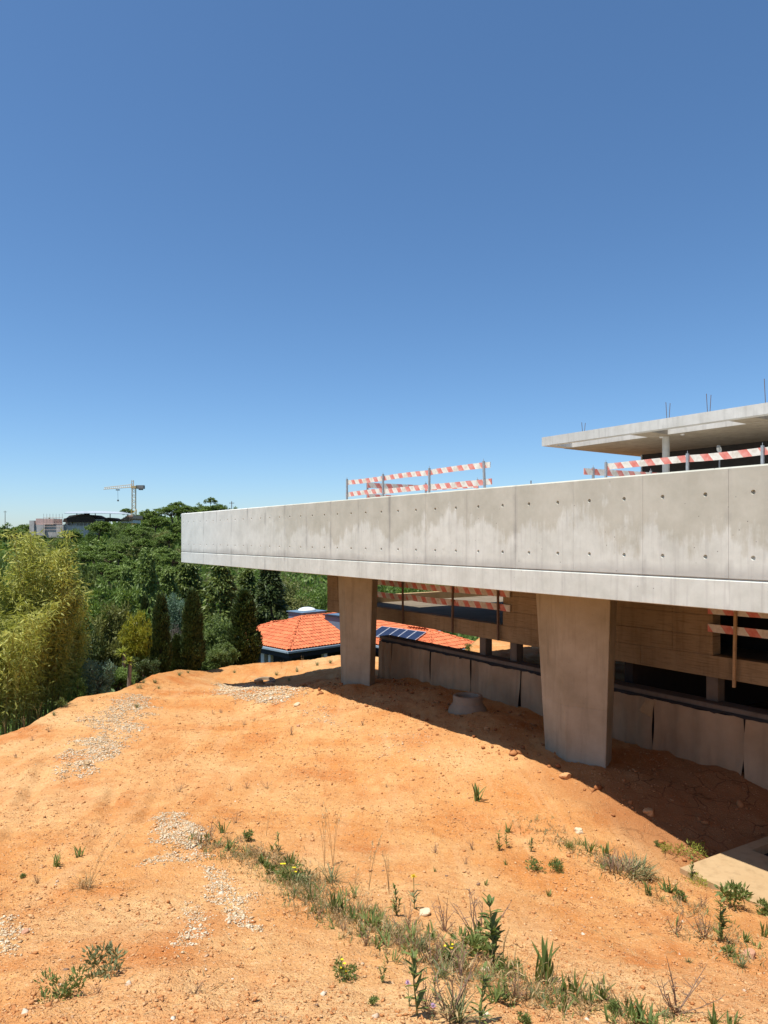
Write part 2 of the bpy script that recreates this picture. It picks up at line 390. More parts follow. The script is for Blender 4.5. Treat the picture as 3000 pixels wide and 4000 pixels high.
# ------------------------------------------------------------------ ground
ctrl_px = [(1248,2694,19.1),(1808,2875,14.18),(2260,3056,11.8),(2676,3309,10.35),(858,2665,26.1),(1186,2683,19.9),(1060,2686,22.0),
  (1462,2645,21.6),(1841,2707,17.9),(2123,2791,15.9),(2388,2870,14.4),(2565,2927,13.5),(2875,3013,12.3),(2363,3002,12.28),(1441,2685,19.2),
  (2827,3460,9.25),(2655,3408,9.53),(2990,3360,10.2),(1500,4000,3.6),(1500,3734,5.0),(1500,3549,6.5),(1500,3355,8.5),(1500,3168,10.5),(1500,2973,13.0),
  (0,4000,3.7),(0,3500,6.6),(0,3200,9.6),(0,2874,15.0),(700,3000,12.7),(600,2800,17.0),(1000,2780,18.0),(800,2700,22.0),(900,2605,29.0),(700,2613,26.0),
  (597,2635,23.5),(461,2700,19.5),(304,2725,18.5),(195,2782,17.0),(1032,2593,30.0),(1331,2557,32.0),(2900,3900,5.0),(3000,3700,6.6),(2300,3700,6.0),(2250,3950,4.2),(750,3600,6.0),
  (2000,3250,10.0),(1150,2590,30.5),(1230,2580,31.0),(2400,3330,9.4),(1900,2540,29.0),(2080,2545,27.0)]
cw = [((p-1500)/FP*Y, Y, (q-2100)/FP*Y) for p, q, Y in ctrl_px]
cw += [(0,0,1.6),(-8,0,2.2),(7,0,2.4),(0,-8,1.2),(-14,6,3.6),(13,5,4.4),(16,12,4.3),(14,22,4.4),(-13,13,4.3),(9,31,4.7),(-9,-9,1.6),(9,-9,1.6),(18,30,4.6)]
cw = np.array(cw)
def _U(r2): return np.where(r2 > 1e-9, r2 * np.log(r2 + 1e-12), 0.0)
_K = _U((cw[:,None,0]-cw[None,:,0])**2 + (cw[:,None,1]-cw[None,:,1])**2) + 0.02 * np.eye(len(cw))
_P = np.c_[np.ones(len(cw)), cw[:,0], cw[:,1]]
_A = np.block([[_K, _P], [_P.T, np.zeros((3,3))]])
_wt = np.linalg.solve(_A, np.r_[cw[:,2], 0, 0, 0])
def tps(X, Y):
    X = np.asarray(X, float); Y = np.asarray(Y, float); out = _wt[-3] + _wt[-2]*X + _wt[-1]*Y
    for i in range(len(cw)): out = out + _wt[i] * _U((X-cw[i,0])**2 + (Y-cw[i,1])**2)
    return out
crest_px = [(0,2874,15.0),(108,2847,15.8),(195,2782,17.0),(304,2725,18.5),(461,2700,19.5),(597,2635,23.5),(705,2611,26.0),(900,2605,29.2),(1032,2593,30.3),(1331,2557,32.0)]
crest = [(-30.0, 4.0), (-13.0, 13.2)] + [((p-1500)/FP*Y, Y) for p, q, Y in crest_px] + [(1.2,29.6),(3.4,30.0),(5.0,36.5),(9,47),(20,58),(60,70)]
crest = np.array(crest)
def crest_dist(X, Y):
    """metres beyond the edge of the yard (negative inside)"""
    X = np.asarray(X, float); Y = np.asarray(Y, float); best = np.full(X.shape, 1e9); sg = np.zeros(X.shape)
    for (x0,y0),(x1,y1) in zip(crest[:-1], crest[1:]):
        dx, dy = x1-x0, y1-y0; t = np.clip(((X-x0)*dx+(Y-y0)*dy)/(dx*dx+dy*dy), 0, 1)
        d = np.hypot(X-x0-t*dx, Y-y0-t*dy); s = np.sign(dx*(Y-y0)-dy*(X-x0))
        m = d < best; best = np.where(m, d, best); sg = np.where(m, s, sg)
    return best * sg
def ss(x, a, b):
    t = np.clip((x - a) / (b - a), 0, 1); return t*t*(3-2*t)
def far_z(X, Y):
    z = np.interp(Y, [-50,20,45,90,120,160,190,240,300,500,3000], [-6,-7.5,-9.0,-10.5,-8.5,-4.0,-1.2,1.6,2.0,-6,-20])
    r = X / np.maximum(Y, 30)
    z = z + ss(Y,140,230) * (3.5*np.exp(-((r+0.28)/0.10)**2) - 2.0*ss(-r,0.42,0.60)) * (1-ss(Y,320,520))
    return z + 1.2*fbm(X*0.02, Y*0.02, 3)
ruts = [((255,2900),(60,3300)),((215,2905),(10,3300)),((470,3020),(380,3300)),((880,2880),(1240,2800)),((860,2850),(1230,2770)),((640,3040),(560,3210)),((1350,3050),(1800,3080)),((240,2890),(110,3140)),((205,2890),(70,3150)),((1000,2800),(1210,2770)),((980,2850),(1190,2820))]
def ground_h(X, Y, fine=True):
    """depth of the ground below the eye"""
    X = np.asarray(X, float); Y = np.asarray(Y, float)
    d = crest_dist(X, Y)
    out = np.maximum(0, np.maximum(np.abs(X) - 22, np.maximum(Y - 36, -Y - 10)))
    yard = tps(np.clip(X, -20, 20), np.clip(Y, -10, 36))
    yard = yard + 0.10*fbm(X*0.45, Y*0.45, 3) * ss(-d, 0, 2)
    t = np.maximum(ss(d, 0, 11), ss(out, 0, 60)*0.999)
    drop = yard + np.maximum(d, 0)*0.75*(1-ss(d,0,9))
    h = drop*(1-t) + (-far_z(X, Y))*t
    if fine:
        m = ss(-d, -1, 1) * (1 - ss(Y, 30, 40))
        h = h - m*(0.035*fbm(X*2.2, Y*2.2, 4) + 0.03*fbm(X*8, Y*8, 3, 0.65))
        h = h + m*0.10*fbm(X*1.1+40, Y*1.1, 3)*ss(X*0.8259+Y*0.5638-B0, 0.5, 2.0)   # rougher under the building
        for r_ in RUTW:
            (x0,y0),(x1,y1) = r_
            dx, dy = x1-x0, y1-y0; tt = ((X-x0)*dx+(Y-y0)*dy)/(dx*dx+dy*dy)
            dd = np.hypot(X-x0-np.clip(tt,0,1)*dx, Y-y0-np.clip(tt,0,1)*dy)
            am = np.clip(0.55+1.6*fbm(X*3+11, Y*3, 2), 0, 1.2)
            h = h + am*(0.052*np.exp(-(dd/0.08)**2) - 0.026*np.exp(-((dd-0.19)/0.08)**2))
    return h
RUTW = []
def hit(px, py, fine=False):
    """world point where the line of sight through a photo pixel meets the ground"""
    Ys = np.concatenate([np.arange(2.5, 36, 0.03), np.arange(36, 300, 1.0)])
    X = (px-1500)/FP*Ys; v = ground_h(X, Ys, fine) - (py-2100)/FP*Ys
    i = int(np.argmax(v < 0)) if (v < 0).any() else len(Ys)-1
    if i > 0:
        t = v[i-1]/(v[i-1]-v[i]+1e-12); y = Ys[i-1] + t*(Ys[i]-Ys[i-1])
    else: y = Ys[0]
    return np.array([(px-1500)/FP*y, y])
for (a_, b_) in ruts: RUTW.append((tuple(hit(*a_)), tuple(hit(*b_))))
def gz(x, y): return EZ - float(ground_h(np.array([x]), np.array([y]))[0])

def graded(lo, hi, step, far, g=1.13):
    core = list(np.arange(lo, hi, step)); up = []; s = step; v = core[-1]
    while v < far: s *= g; v += s; up.append(v)
    dn = []; s = step; v = core[0]
    while v > -far: s *= g; v -= s; dn.append(v)
    return np.array(dn[::-1] + core + up)
xs = graded(-9.0, 6.8, 0.06, 3000)
yl = list(np.arange(2.4, 11, 0.05)) + list(np.arange(11, 33, 0.11)); s_ = 0.11; v_ = yl[-1]
while v_ < 3500: s_ *= 1.1; v_ += s_; yl.append(v_)
s_ = 0.05; v_ = yl[0]; dn = []
while v_ > -300: s_ *= 1.35; v_ -= s_; dn.append(v_)
ys = np.array(dn[::-1] + yl)
GX, GY = np.meshgrid(xs, ys); H = ground_h(GX, GY); GD = crest_dist(GX, GY)
nx, ny = len(xs), len(ys)
idx = np.arange(nx*ny).reshape(ny, nx)
F = np.stack([idx[:-1,:-1], idx[:-1,1:], idx[1:,1:], idx[1:,:-1]], -1).reshape(-1, 4)
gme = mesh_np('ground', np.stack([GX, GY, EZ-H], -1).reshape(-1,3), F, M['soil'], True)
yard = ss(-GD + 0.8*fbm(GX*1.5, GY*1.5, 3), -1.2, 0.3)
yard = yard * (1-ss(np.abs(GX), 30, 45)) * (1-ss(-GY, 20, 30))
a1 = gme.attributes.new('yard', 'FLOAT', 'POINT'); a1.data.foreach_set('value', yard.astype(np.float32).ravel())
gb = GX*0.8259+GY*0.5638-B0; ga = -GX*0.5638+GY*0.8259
clay = ss(gb, -0.2, 1.0)*(1-ss(gb, 4.5, 6))*ss(-ga, -9.5, -6.5)  # mask for the cracked clay and the shade painted into its colour
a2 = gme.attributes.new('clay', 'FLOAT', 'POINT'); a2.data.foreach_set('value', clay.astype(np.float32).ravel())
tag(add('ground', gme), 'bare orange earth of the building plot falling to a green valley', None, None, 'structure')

# ------------------------------------------------------------------ the unfinished concrete building
bld = thing('concrete_building', wb(12, 2, -4.0), 'unfinished pale concrete building on tapered columns with long edge beam', 'building')
TOP, GRV, BOT = 0.858, -0.517, -0.882
A_END, A_NEAR = 25.0, -3.0
beam = MB(); bx(beam, A_END, A_NEAR, 0.035, 0.30, GRV + 0.03, TOP - 0.004)     # core behind the cast panels
edge = beam.build('edge_beam', M['face'], bld, FB)
def holed_panel(a_hi, a_lo, holes):
    """front of one formwork panel with conical tie holes sunk into it"""
    m = MB(); rows = [TOP - 0.022, 0.148, GRV + 0.022]; zc = [0.537, -0.240]
    xs_ = sorted([-a_hi, -a_lo]); hx = sorted(holes)
    cuts = [xs_[0]] + [(hx[i]+hx[i+1])/2 for i in range(len(hx)-1)] + [xs_[1]]
    n = 16; y0 = B0
    for i, cx in enumerate(hx):
        for r_ in range(2):
            x0, x1, z1, z0 = cuts[i], cuts[i+1], rows[r_], rows[r_+1]; cz = zc[r_]
            ring = []; sq = []
            for j in range(n):
                t = 2*math.pi*(j+0.5)/n; c, s = math.cos(t), math.sin(t)
                ring.append((cx+0.028*c, y0, cz+0.028*s))
                kx = ((x1-cx) if c > 0 else (cx-x0))/abs(c); kz = ((z1-cz) if s > 0 else (cz-z0))/abs(s); k = min(kx, kz)
                sq.append([cx+k*c, y0, cz+k*s])
            for cxn, czn in ((x0,z0),(x1,z0),(x1,z1),(x0,z1)):
                j = min(range(n), key=lambda q: (sq[q][0]-cxn)**2+(sq[q][2]-czn)**2); sq[j] = [cxn, y0, czn]
            inn = [(cx+(p[0]-cx)*0.62, y0+0.033, cz+(p[2]-cz)*0.72) for p in ring]
            m.raw(sq+ring+inn, [(j,(j+1)%n,n+(j+1)%n,n+j) for j in range(n)] + [(n+j,n+(j+1)%n,2*n+(j+1)%n,2*n+j) for j in range(n)] + [tuple(2*n+j for j in range(n))])
    x0, x1 = xs_; z0, z1 = rows[-1], rows[0]; yb = y0 + 0.034
    m.raw([(x0,y0,z0),(x1,y0,z0),(x1,y0,z1),(x0,y0,z1),(x0,yb,z0),(x1,yb,z0),(x1,yb,z1),(x0,yb,z1)], [(0,1,5,4),(1,2,6,5),(2,3,7,6),(3,0,4,7)])
    return m
def panel_build(m, name, mat, parent):
    me = bpy.data.meshes.new(name); me.from_pydata([tuple(v) for v in m.v], [], m.f); me.materials.append(mat)
    bm = bmesh.new(); bm.from_mesh(me); bmesh.ops.remove_doubles(bm, verts=bm.verts, dist=1e-5)
    bmesh.ops.recalc_face_normals(bm, faces=bm.faces); bm.to_mesh(me); bm.free()
    return add(name, me, parent, FB)
joints = [4.748 + 1.202*k for k in range(-6, 17)]
joints = [j for j in joints if j > A_NEAR] ; lims = [A_NEAR] + joints + [A_END]
for lo, hi in zip(lims[:-1], lims[1:]):
    hs = [-(lo + (hi-lo)*q) for q in ((0.25, 0.75) if hi-lo > 0.8 else (0.5,))]
    g_ = 0.0014
    panel_build(holed_panel(hi - g_, lo + g_, hs), 'panel', M['face'], edge)
def prof_bar(name, prof, mat, par):
    m = MB(); m.loft([[fb(a_, b_, z_) for b_, z_ in prof] for a_ in (A_END, A_NEAR)]); return m.build(name, mat, par, FB)
prof_bar('slab_edge_band', [(-0.004, BOT+0.008), (0.004, BOT), (0.36, BOT), (0.36, GRV-0.002), (0.008, GRV-0.002), (-0.004, GRV-0.012)], M['face'], edge)
prof_bar('top_chamfer', [(0.0, TOP-0.0215), (0.022, TOP), (0.30, TOP), (0.30, TOP-0.003), (0.034, TOP-0.003), (0.034, TOP-0.0215)], M['face'], edge)
m = MB(); bx(m, A_END - 0.002, A_NEAR, 0.02, 0.36, GRV - 0.002, GRV + 0.03); m.build('shadow_gap', M['face'], edge, FB)
# decks behind the beam
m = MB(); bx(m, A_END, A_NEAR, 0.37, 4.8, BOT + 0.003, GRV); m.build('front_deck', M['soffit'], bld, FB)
m = MB(); bx(m, A_END - 0.3, A_NEAR, 0.30, 4.8, 0.52, 0.80); bx(m, A_END, A_END - 0.3, 0.30, 4.8, GRV, 0.85); m.build('upper_deck', M['roofc'], bld, FB)
m = MB(); bx(m, 18.6, A_NEAR, 4.81, 24, 0.50, 0.79); m.build('rear_deck', M['roofc'], bld, FB)

# tapered columns (plan polygons read off the photograph and set at their own depth)
def column(zb, zt, Y2, bot, top, dirs):
    def poly(px4, z):
        x2 = (px4[2]-1500)/FP*Y2; P2 = Vector((x2, Y2))
        def walk(P, d, px):
            k = (px-1500)/FP; t = (k*P.y - P.x)/(d[0]-k*d[1]); return P + Vector(d)*t
        P1 = walk(P2, dirs[0], px4[1]); P0 = walk(P1, dirs[1], px4[0]); P3 = walk(P2, dirs[2], px4[3])
        P4 = P3 + (P0-P1)*0.5 + Vector((-0.12, 0.25))
        return [Vector((p.x, p.y, EZ+z)) for p in (P0, P1, P2, P3, P4)]
    a = poly(bot, zb); b = poly(top, zt)
    return a, b
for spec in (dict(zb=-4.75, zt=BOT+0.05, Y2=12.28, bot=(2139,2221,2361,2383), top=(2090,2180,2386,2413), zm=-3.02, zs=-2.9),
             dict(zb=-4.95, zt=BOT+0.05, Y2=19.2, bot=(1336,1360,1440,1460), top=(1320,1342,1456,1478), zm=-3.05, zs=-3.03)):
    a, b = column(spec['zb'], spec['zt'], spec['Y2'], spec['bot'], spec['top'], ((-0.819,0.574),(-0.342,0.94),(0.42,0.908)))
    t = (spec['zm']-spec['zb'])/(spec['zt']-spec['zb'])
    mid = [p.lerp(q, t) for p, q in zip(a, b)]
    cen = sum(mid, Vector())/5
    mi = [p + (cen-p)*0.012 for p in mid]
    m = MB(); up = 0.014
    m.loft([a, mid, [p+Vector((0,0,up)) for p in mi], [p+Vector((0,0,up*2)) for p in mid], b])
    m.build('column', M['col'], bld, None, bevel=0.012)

# lower terrace: front wall of cast panels with openings, floor, far upstand
bw = bI(14.6); zs, zl, zf = -2.12, -2.51, -2.30
a1_, a2_, a3_ = 19.1, a_of(1966, 14.6), a_of(2786, 14.6)
terr = MB(); bx(terr, 21.1, -3, bw+0.25, 16, zl, zf); terrace = terr.build('lower_terrace', M['slabtop'], bld, FB)
def plank_rows(a_hi, a_lo, z0, z1, cuts_a, cuts_z):
    A = [a_hi] + [c for c in cuts_a if a_lo < c < a_hi] + [a_lo]; Z = [z0] + [c for c in cuts_z if z0 < c < z1] + [z1]
    for i in range(len(A)-1):
        for j in range(len(Z)-1):
            o_ = rnd.uniform(-0.006, 0.006)
            m = MB(); bx(m, A[i]-0.002, A[i+1]+0.002, bw+o_, bw+0.249, Z[j]+0.002, Z[j+1]-0.002)
            m.build('panel', M['board'], terrace, FB, bevel=0.004)
plank_rows(21.1, -3, zl, zs, [19.0, 16.4, 13.8, 11.2, 8.7, 6.1, 3.5, 1.0], [])
plank_rows(21.1, a1_, zs, BOT, [20.4], [-1.72, -1.30])
plank_rows(a2_, a3_, zs, BOT, [11.2, 9.4, 8.0], [-1.78, -1.40])
m = MB(); bx(m, 21.1, 20.85, bw+0.251, 16, zf, -2.04); m.build('upstand', M['padc'], terrace, FB)
m = MB(); m.box(-14.9, -14.62, B0+9.2, B0+9.48, zf, 0.5); m.build('post', M['dark'], terrace, FB)
for px in (1887, 2007, 2300, 2783, 3150):
    a = a_of(px, 14.75); m = MB(); bx(m, a+0.11, a-0.11, bI(14.75), bI(14.75)+0.22, -4.6, zl-0.002); m.build('post', M['coping'], bld, FB)
# enclosing walls of the dark storey to the right
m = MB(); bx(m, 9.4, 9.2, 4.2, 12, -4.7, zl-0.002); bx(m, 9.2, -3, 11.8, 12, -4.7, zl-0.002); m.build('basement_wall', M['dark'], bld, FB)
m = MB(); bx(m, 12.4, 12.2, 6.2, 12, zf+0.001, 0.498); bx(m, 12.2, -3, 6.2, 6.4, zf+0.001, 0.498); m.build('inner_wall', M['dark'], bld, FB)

# roof canopy of the upper storey
XiU = 25.0; bu = bI(XiU); zt, zb = 3.90, 3.56; aR = 19.35
roof = MB(); bx(roof, aR, aR-0.42, bu, bu+1.25, zb, zt)
bx(roof, aR, -2, bu+1.25, bu+12, zb+0.001, zt-0.002)
roofo = roof.build('roof', M['roofc'], bld, FB)
m = MB(); bx(m, aR-0.421, -2, bu, bu+0.26, zb+0.001, zt-0.001); m.build('fascia_beam', M['roofc'], roofo, FB, bevel=0.01)
for a in (15.1, 11.55, 8.0):
    m = MB(); bx(m, a+0.4, a-0.4, bu+0.262, bu+1.248, zb+0.003, zt-0.004); m.build('cross_beam', M['soffit'], roofo, FB)
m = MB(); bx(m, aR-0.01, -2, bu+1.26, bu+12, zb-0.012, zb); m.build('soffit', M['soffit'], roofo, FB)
bb = bI(31.8)
m = MB(); a = -0.5635*31.8 + 1.21*FP*31.8/(2511+388); bx(m, a, -2, bb, bb+4, 0.78, zb-0.013); m.build('recessed_wall', M['darkwall'], bld, FB)
m = MB(); bx(m, a+0.06, a+0.002, bb-0.03, bb+0.2, 0.78, zb-0.013); m.build('corner_strip', M['white'], bld, FB)
ac = a_of(2603, 27.0); p = fb(ac, bI(27.0)); m = MB(); m.tube((p.x,p.y,0.6), (p.x,p.y,zb-0.012), 0.125, n=24, cap=True); m.build('round_column', M['roofc'], bld, FB, smooth=False)
for px, xi in ((2585, 26.8), (2668, 26.8)):
    p = fb(a_of(px, xi), bI(xi)); m = MB(); m.tube((p.x,p.y,zb-0.05),(p.x,p.y,zb-0.012),0.06,0.07,n=12); m.build('ceiling_lamp', M['white'], bld, FB)
for px, hgt in ((2281, 0.42), (2611, 0.62), (2770, 0.66), (2997, 0.8)):
    xi = 25.6; p = fb(a_of(px, xi), bI(xi)); m = MB()
    for q in (-0.035, 0.035): m.tube((p.x+q,p.y,zt-0.05),(p.x+q*1.6,p.y+q,zt+hgt*(1 if q<0 else 0.93)),0.010,n=5)
    m.build('rebar', M['rust'], roofo, FB)
for px, xi, hgt in ((2076, 13.0, 0.75),):
    p = fb(a_of(px, xi), bI(xi)); m = MB(); m.tube((p.x,p.y,0.7),(p.x,p.y,0.8+hgt*0.5),0.012,n=5); m.build('rebar', M['rust'], bld, FB)

# satellite dish under the canopy
p = wb(a_of(2815, 27.5), bI(27.5), 2.98); dish = thing('satellite_dish', p + Vector((0,0,-0.3)), 'small white satellite dish on the upper deck below the canopy', 'satellite dish')
m = MB(); rings = []
for i in range(6):
    r_ = 0.125*math.sin(i/5*1.1)/math.sin(1.1); rings.append([Vector((r_*math.cos(t)*0.75, -0.06*(1-math.cos(i/5*1.1))/(1-math.cos(1.1)), r_*math.sin(t))) for t in np.linspace(0, 2*math.pi, 20, endpoint=False)])
rings[0] = [q + Vector((0.001*math.cos(k_), 0, 0.001*math.sin(k_))) for k_, q in enumerate(rings[0])]
m.loft(rings, False); m.build('reflector', M['white'], dish, Matrix.Translation(p) @ Matrix.Rotation(R(-62),4,'Z') @ Matrix.Rotation(R(20),4,'X'), True)
m = MB(); m.tube((p.x,p.y+0.05,p.z-1.9),(p.x,p.y+0.05,p.z),0.025,n=8); m.build('mast', M['steel'], dish)
m = MB(); m.tube((p.x,p.y,p.z-0.05),(p.x-0.12,p.y-0.12,p.z+0.06),0.012,n=6); m.box(-0.04,0.04,-0.04,0.04,-0.04,0.04,Matrix.Translation((p.x-0.12,p.y-0.12,p.z+0.06))); m.build('receiver_arm', M['steel'], dish)

# ------------------------------------------------------------------ guard rails of striped boards
def board(parent, p0, p1, ztop, hgt=0.16, th=0.028, tilt=0.0):
    p0 = Vector(p0); p1 = Vector(p1); d = p1-p0; L = d.length; d.normalize()
    m = MB(); bow = rnd.uniform(-0.018, 0.018); tw = rnd.uniform(-0.012, 0.012); N = 8
    m.loft([[Vector((L*i/N, -th/2, -hgt+bow*4*(i/N)*(1-i/N)+rnd.uniform(-0.002,0.002))), Vector((L*i/N, th/2, -hgt+bow*4*(i/N)*(1-i/N))), Vector((L*i/N, th/2+tw*i/N, bow*4*(i/N)*(1-i/N))), Vector((L*i/N, -th/2+tw*i/N, bow*4*(i/N)*(1-i/N)+rnd.uniform(-0.002,0.002)))] for i in range(N+1)])
    Mx = FB @ Matrix.Translation((p0.x,p0.y,ztop)) @ Matrix.Rotation(math.atan2(d.y,d.x),4,'Z') @ Matrix.Rotation(tilt+rnd.uniform(-0.006,0.006),4,'Y') @ Matrix.Translation((rnd.uniform(-0.0,0.0),0,0))
    return m.build('board', M['stripe'], parent, Mx)
def post(parent, p, z0, z1, lean=0.0, mat='steel', w=0.05):
    m = MB(); m.box(-w/2, w/2, -w/2, w/2, 0, z1-z0)
    m.tube((0,0.0,z1-z0-0.01),(0,0,z1-z0+0.06),0.006,n=5)
    return m.build('post', M[mat], parent, FB @ Matrix.Translation((p[0],p[1],z0)) @ Matrix.Rotation(lean,4,'Y'))
# on the deck, over the middle of the beam
Xi = 14.6; z1 = 1.86; z2 = 1.46; b_ = bI(Xi)
rail = thing('guard_rail', wb(17, b_+1, 0.8), 'red and white striped guard rail around opening on deck above the middle of the beam', 'guard rail', 'striped guard rails on the site')
aL, aM1, aM2, aRr = a_of(1362, Xi), a_of(1503, Xi), a_of(1683, Xi), a_of(1903, Xi)
for (hi, lo) in ((aL+0.05, aM1-0.03), (aM1-0.05, aM2-0.02), (aM2-0.04, aRr-0.12)):
    dz = rnd.uniform(-0.015, 0.015)
    board(rail, fb(hi, b_), fb(lo, b_), z1+dz, 0.145); board(rail, fb(hi+0.08, b_+0.003), fb(lo-0.06, b_+0.003), z2+dz, 0.145)
for a, ln in ((aL, 0), (aM1, 0.0), (aM2, 0.01), (aRr, -0.06)): post(rail, fb(a, b_-0.045), 0.80, z1+0.05, ln)
aS = aL - 0.7
for zz in (z1-0.10, z2-0.06):
    board(rail, fb(aS, b_+0.3), fb(aS-0.1, b_+2.6), zz, 0.165); board(rail, fb(aS-0.1, b_+2.55), fb(aS-2.3, b_+2.95), zz-0.03, 0.165)
for q in ((aS, b_+0.32), (aS-0.1, b_+2.6), (aS-2.25, b_+3.0)): post(rail, fb(q[0]+0.04, q[1]), 0.78, z1-0.02)
# on the deck at the right
Xi = 17.7; b_ = bI(Xi); z1 = 1.853
rail = thing('guard_rail', wb(16, b_, 0.8), 'red and white striped guard rail on the deck at the right below the roof canopy', 'guard rail', 'striped guard rails on the site')
a0, a1b, a2b, a3b = a_of(2371, Xi), a_of(2692, Xi), a_of(2985, Xi), a_of(3300, Xi)
for hi, lo in ((a0, a1b-0.02), (a1b-0.03, a2b-0.02), (a2b-0.03, a3b)):
    dz = rnd.uniform(-0.008, 0.008); board(rail, fb(hi, b_), fb(lo, b_), z1+dz, 0.155); board(rail, fb(hi, b_+0.003), fb(lo, b_), z1-0.42+dz, 0.155)
for a in (a0-0.02, a1b, a2b, a3b): post(rail, fb(a, b_-0.05), 0.79, z1+0.03)
for zz in (z1-0.05, z1-0.47): board(rail, fb(a0+0.75, b_+0.05), fb(a0+0.25, b_+3.6), zz, 0.165)
for q in ((a0+0.70, b_+0.35), (a0+0.42, b_+2.4)): post(rail, fb(*q), 0.79, z1-0.02)
# at the openings of the lower terrace
b_ = bw - 0.05
rail = thing('guard_rail', wb(15.5, b_, zs), 'red and white striped guard rail hung between the two tapered columns', 'guard rail', 'striped guard rails on the site')
aq = [a_of(p_, 14.5) for p_ in (1440, 1578, 1771, 1950)]
for hi, lo in ((aq[0], aq[1]-0.1), (aq[1]-0.11, aq[2]-0.12), (aq[2]-0.13, aq[3]-0.35)):
    dz = rnd.uniform(-0.02, 0.02); board(rail, fb(hi, b_), fb(lo, b_), -1.62+dz, 0.16); board(rail, fb(hi, b_), fb(lo, b_), -1.27+dz, 0.16)
for a in aq[1:]: post(rail, fb(a, b_-0.05), zl+0.02, -1.05, rnd.uniform(-0.02,0.02), 'rust', 0.045)
rail = thing('guard_rail', wb(5, b_, zs), 'red and white striped guard rail with a timber post at the far right opening', 'guard rail', 'striped guard rails on the site')
a0 = a3_ + 0.06
for zz in (-1.23, -1.55): board(rail, fb(a0, b_), fb(1.5, b_), zz, 0.14)
post(rail, fb(a_of(2861, 14.4), b_-0.05), -2.60, -1.0, 0.02, 'wood', 0.045); post(rail, fb(3.2, b_-0.05), -2.6, -1.0, 0, 'wood', 0.045)

# ------------------------------------------------------------------ retaining wall lined with felt
br = bI(14.44); zr = -2.96
rw = thing('retaining_wall', wb(10, br, -4.1), 'low retaining wall hung with brown felt sheets under the beam', 'wall')
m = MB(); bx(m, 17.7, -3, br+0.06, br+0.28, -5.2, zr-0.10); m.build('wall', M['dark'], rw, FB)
m = MB(); bx(m, 17.75, -3, br+0.02, br+0.40, zr-0.09, zr); m.build('coping', M['coping'], rw, FB, bevel=0.01)
edges_a = [17.7, 17.0, 15.2, 13.55, 11.78, 9.87, 8.28, 6.53, 4.7, 2.9, 1.0, -1.0]
def felt(a_hi, a_lo, seed):
    nxp, nz = 22, 14; V = []; r = random.Random(seed); ph = r.uniform(0, 6)
    sag = r.uniform(0.005, 0.05); tear = r.choice([0, 0, 0, 0.12])
    for j in range(nz+1):
        for i in range(nxp+1):
            u = i/nxp; w = j/nz
            zt_ = zr - 0.13 - sag*math.sin(u*math.pi)**1.5*0.8 - 0.007*math.sin(u*19+ph) - tear*max(0, u-0.78)*3.5
            z = zt_*(1-w) + (-4.55)*w
            y = 0.035*math.sin(u*9+ph+w*2)*(0.4+w*0.6) + 0.02*math.sin(u*23+ph*2) - 0.05*w - (0.05*max(0, abs(u-0.5)-0.42)*12*(0.5+0.5*math.sin(w*5+ph)))
            V.append((-(a_hi + (a_lo-a_hi)*u) + 0.012*math.sin(w*7+ph)*(1 if 0.02<u<0.98 else 2.2), br + B0 + y, z))
    Fq = [(j*(nxp+1)+i, j*(nxp+1)+i+1, (j+1)*(nxp+1)+i+1, (j+1)*(nxp+1)+i) for j in range(nz) for i in range(nxp)]
    add('felt_sheet', mesh_np('felt_sheet', V, Fq, M['fabric'], True), rw, FB)
for i in range(len(edges_a)-1): felt(edges_a[i]-0.015, edges_a[i+1]+0.02, 40+i)
pf = fb(8.45, br-0.03, zr-0.16); m = MB(); m.raw([pf, pf+Vector((0.20,-0.02,0.0)), pf+Vector((0.17,-0.10,-0.30)), pf+Vector((-0.06,-0.14,-0.20))], [(0,1,2),(0,2,3)]); add('torn_flap', mesh_np('torn_flap', [tuple(q_) for q_ in m.v], m.f, M['padc']), rw, FB)
m = MB(); N_ = 150; V = []; Fq = []
for i in range(N_+1):
    a = 17.7 - (20.7)*i/N_; dz = 0.03+0.02*math.sin(i*1.7)*math.sin(i*0.31)+0.03*rnd.random()
    V += [(-a, br+B0-0.012, zr-0.085), (-a, br+B0-0.02-0.01*rnd.random(), zr-0.085-dz)]
Fq = [(2*i,2*i+1,2*i+3,2*i+2) for i in range(N_)]
add('bitumen_strip', mesh_np('bitumen_strip', V, Fq, M['bitumen']), rw, FB)

# ------------------------------------------------------------------ precast rings and the slab
def lathe(prof, n=40):
    m = MB(); rings = [[Vector((r_*math.cos(t), r_*math.sin(t), z)) for t in np.linspace(0, 2*math.pi, n, endpoint=False)] for r_, z in prof]
    m.loft(rings, False); nr = len(rings)
    m.f.append(tuple(range(n)) [::-1]); m.f.append(tuple((nr-1)*n+j for j in range(n))); return m
x, y = 1.90, 16.1; g = gz(x, y)
o = lathe([(0.47,-0.3),(0.45,0.02),(0.42,0.12),(0.345,0.22),(0.335,0.24),(0.335,0.385),(0.32,0.40),(0.255,0.40),(0.245,0.385),(0.245,0.05),(0.01,0.05)]).build('manhole_cone', M['ring'], None, Matrix.Translation((x,y,g)), True)
tag(o, 'precast concrete manhole cone standing in the shade before the felt sheets', 'manhole cone')
P = hit(1034, 2662); g = gz(*P)
ringm = thing('manhole_ring', (P[0],P[1],g), 'half buried concrete manhole ring beside the far pile of pale gravel', 'manhole ring')
lathe([(0.40,-0.3),(0.40,0.10),(0.385,0.12),(0.31,0.12),(0.30,0.10),(0.30,-0.06),(0.01,-0.06)]).build('ring', M['ring'], ringm, Matrix.Translation((P[0],P[1],g)) @ Matrix.Rotation(R(5),4,'X'), True)
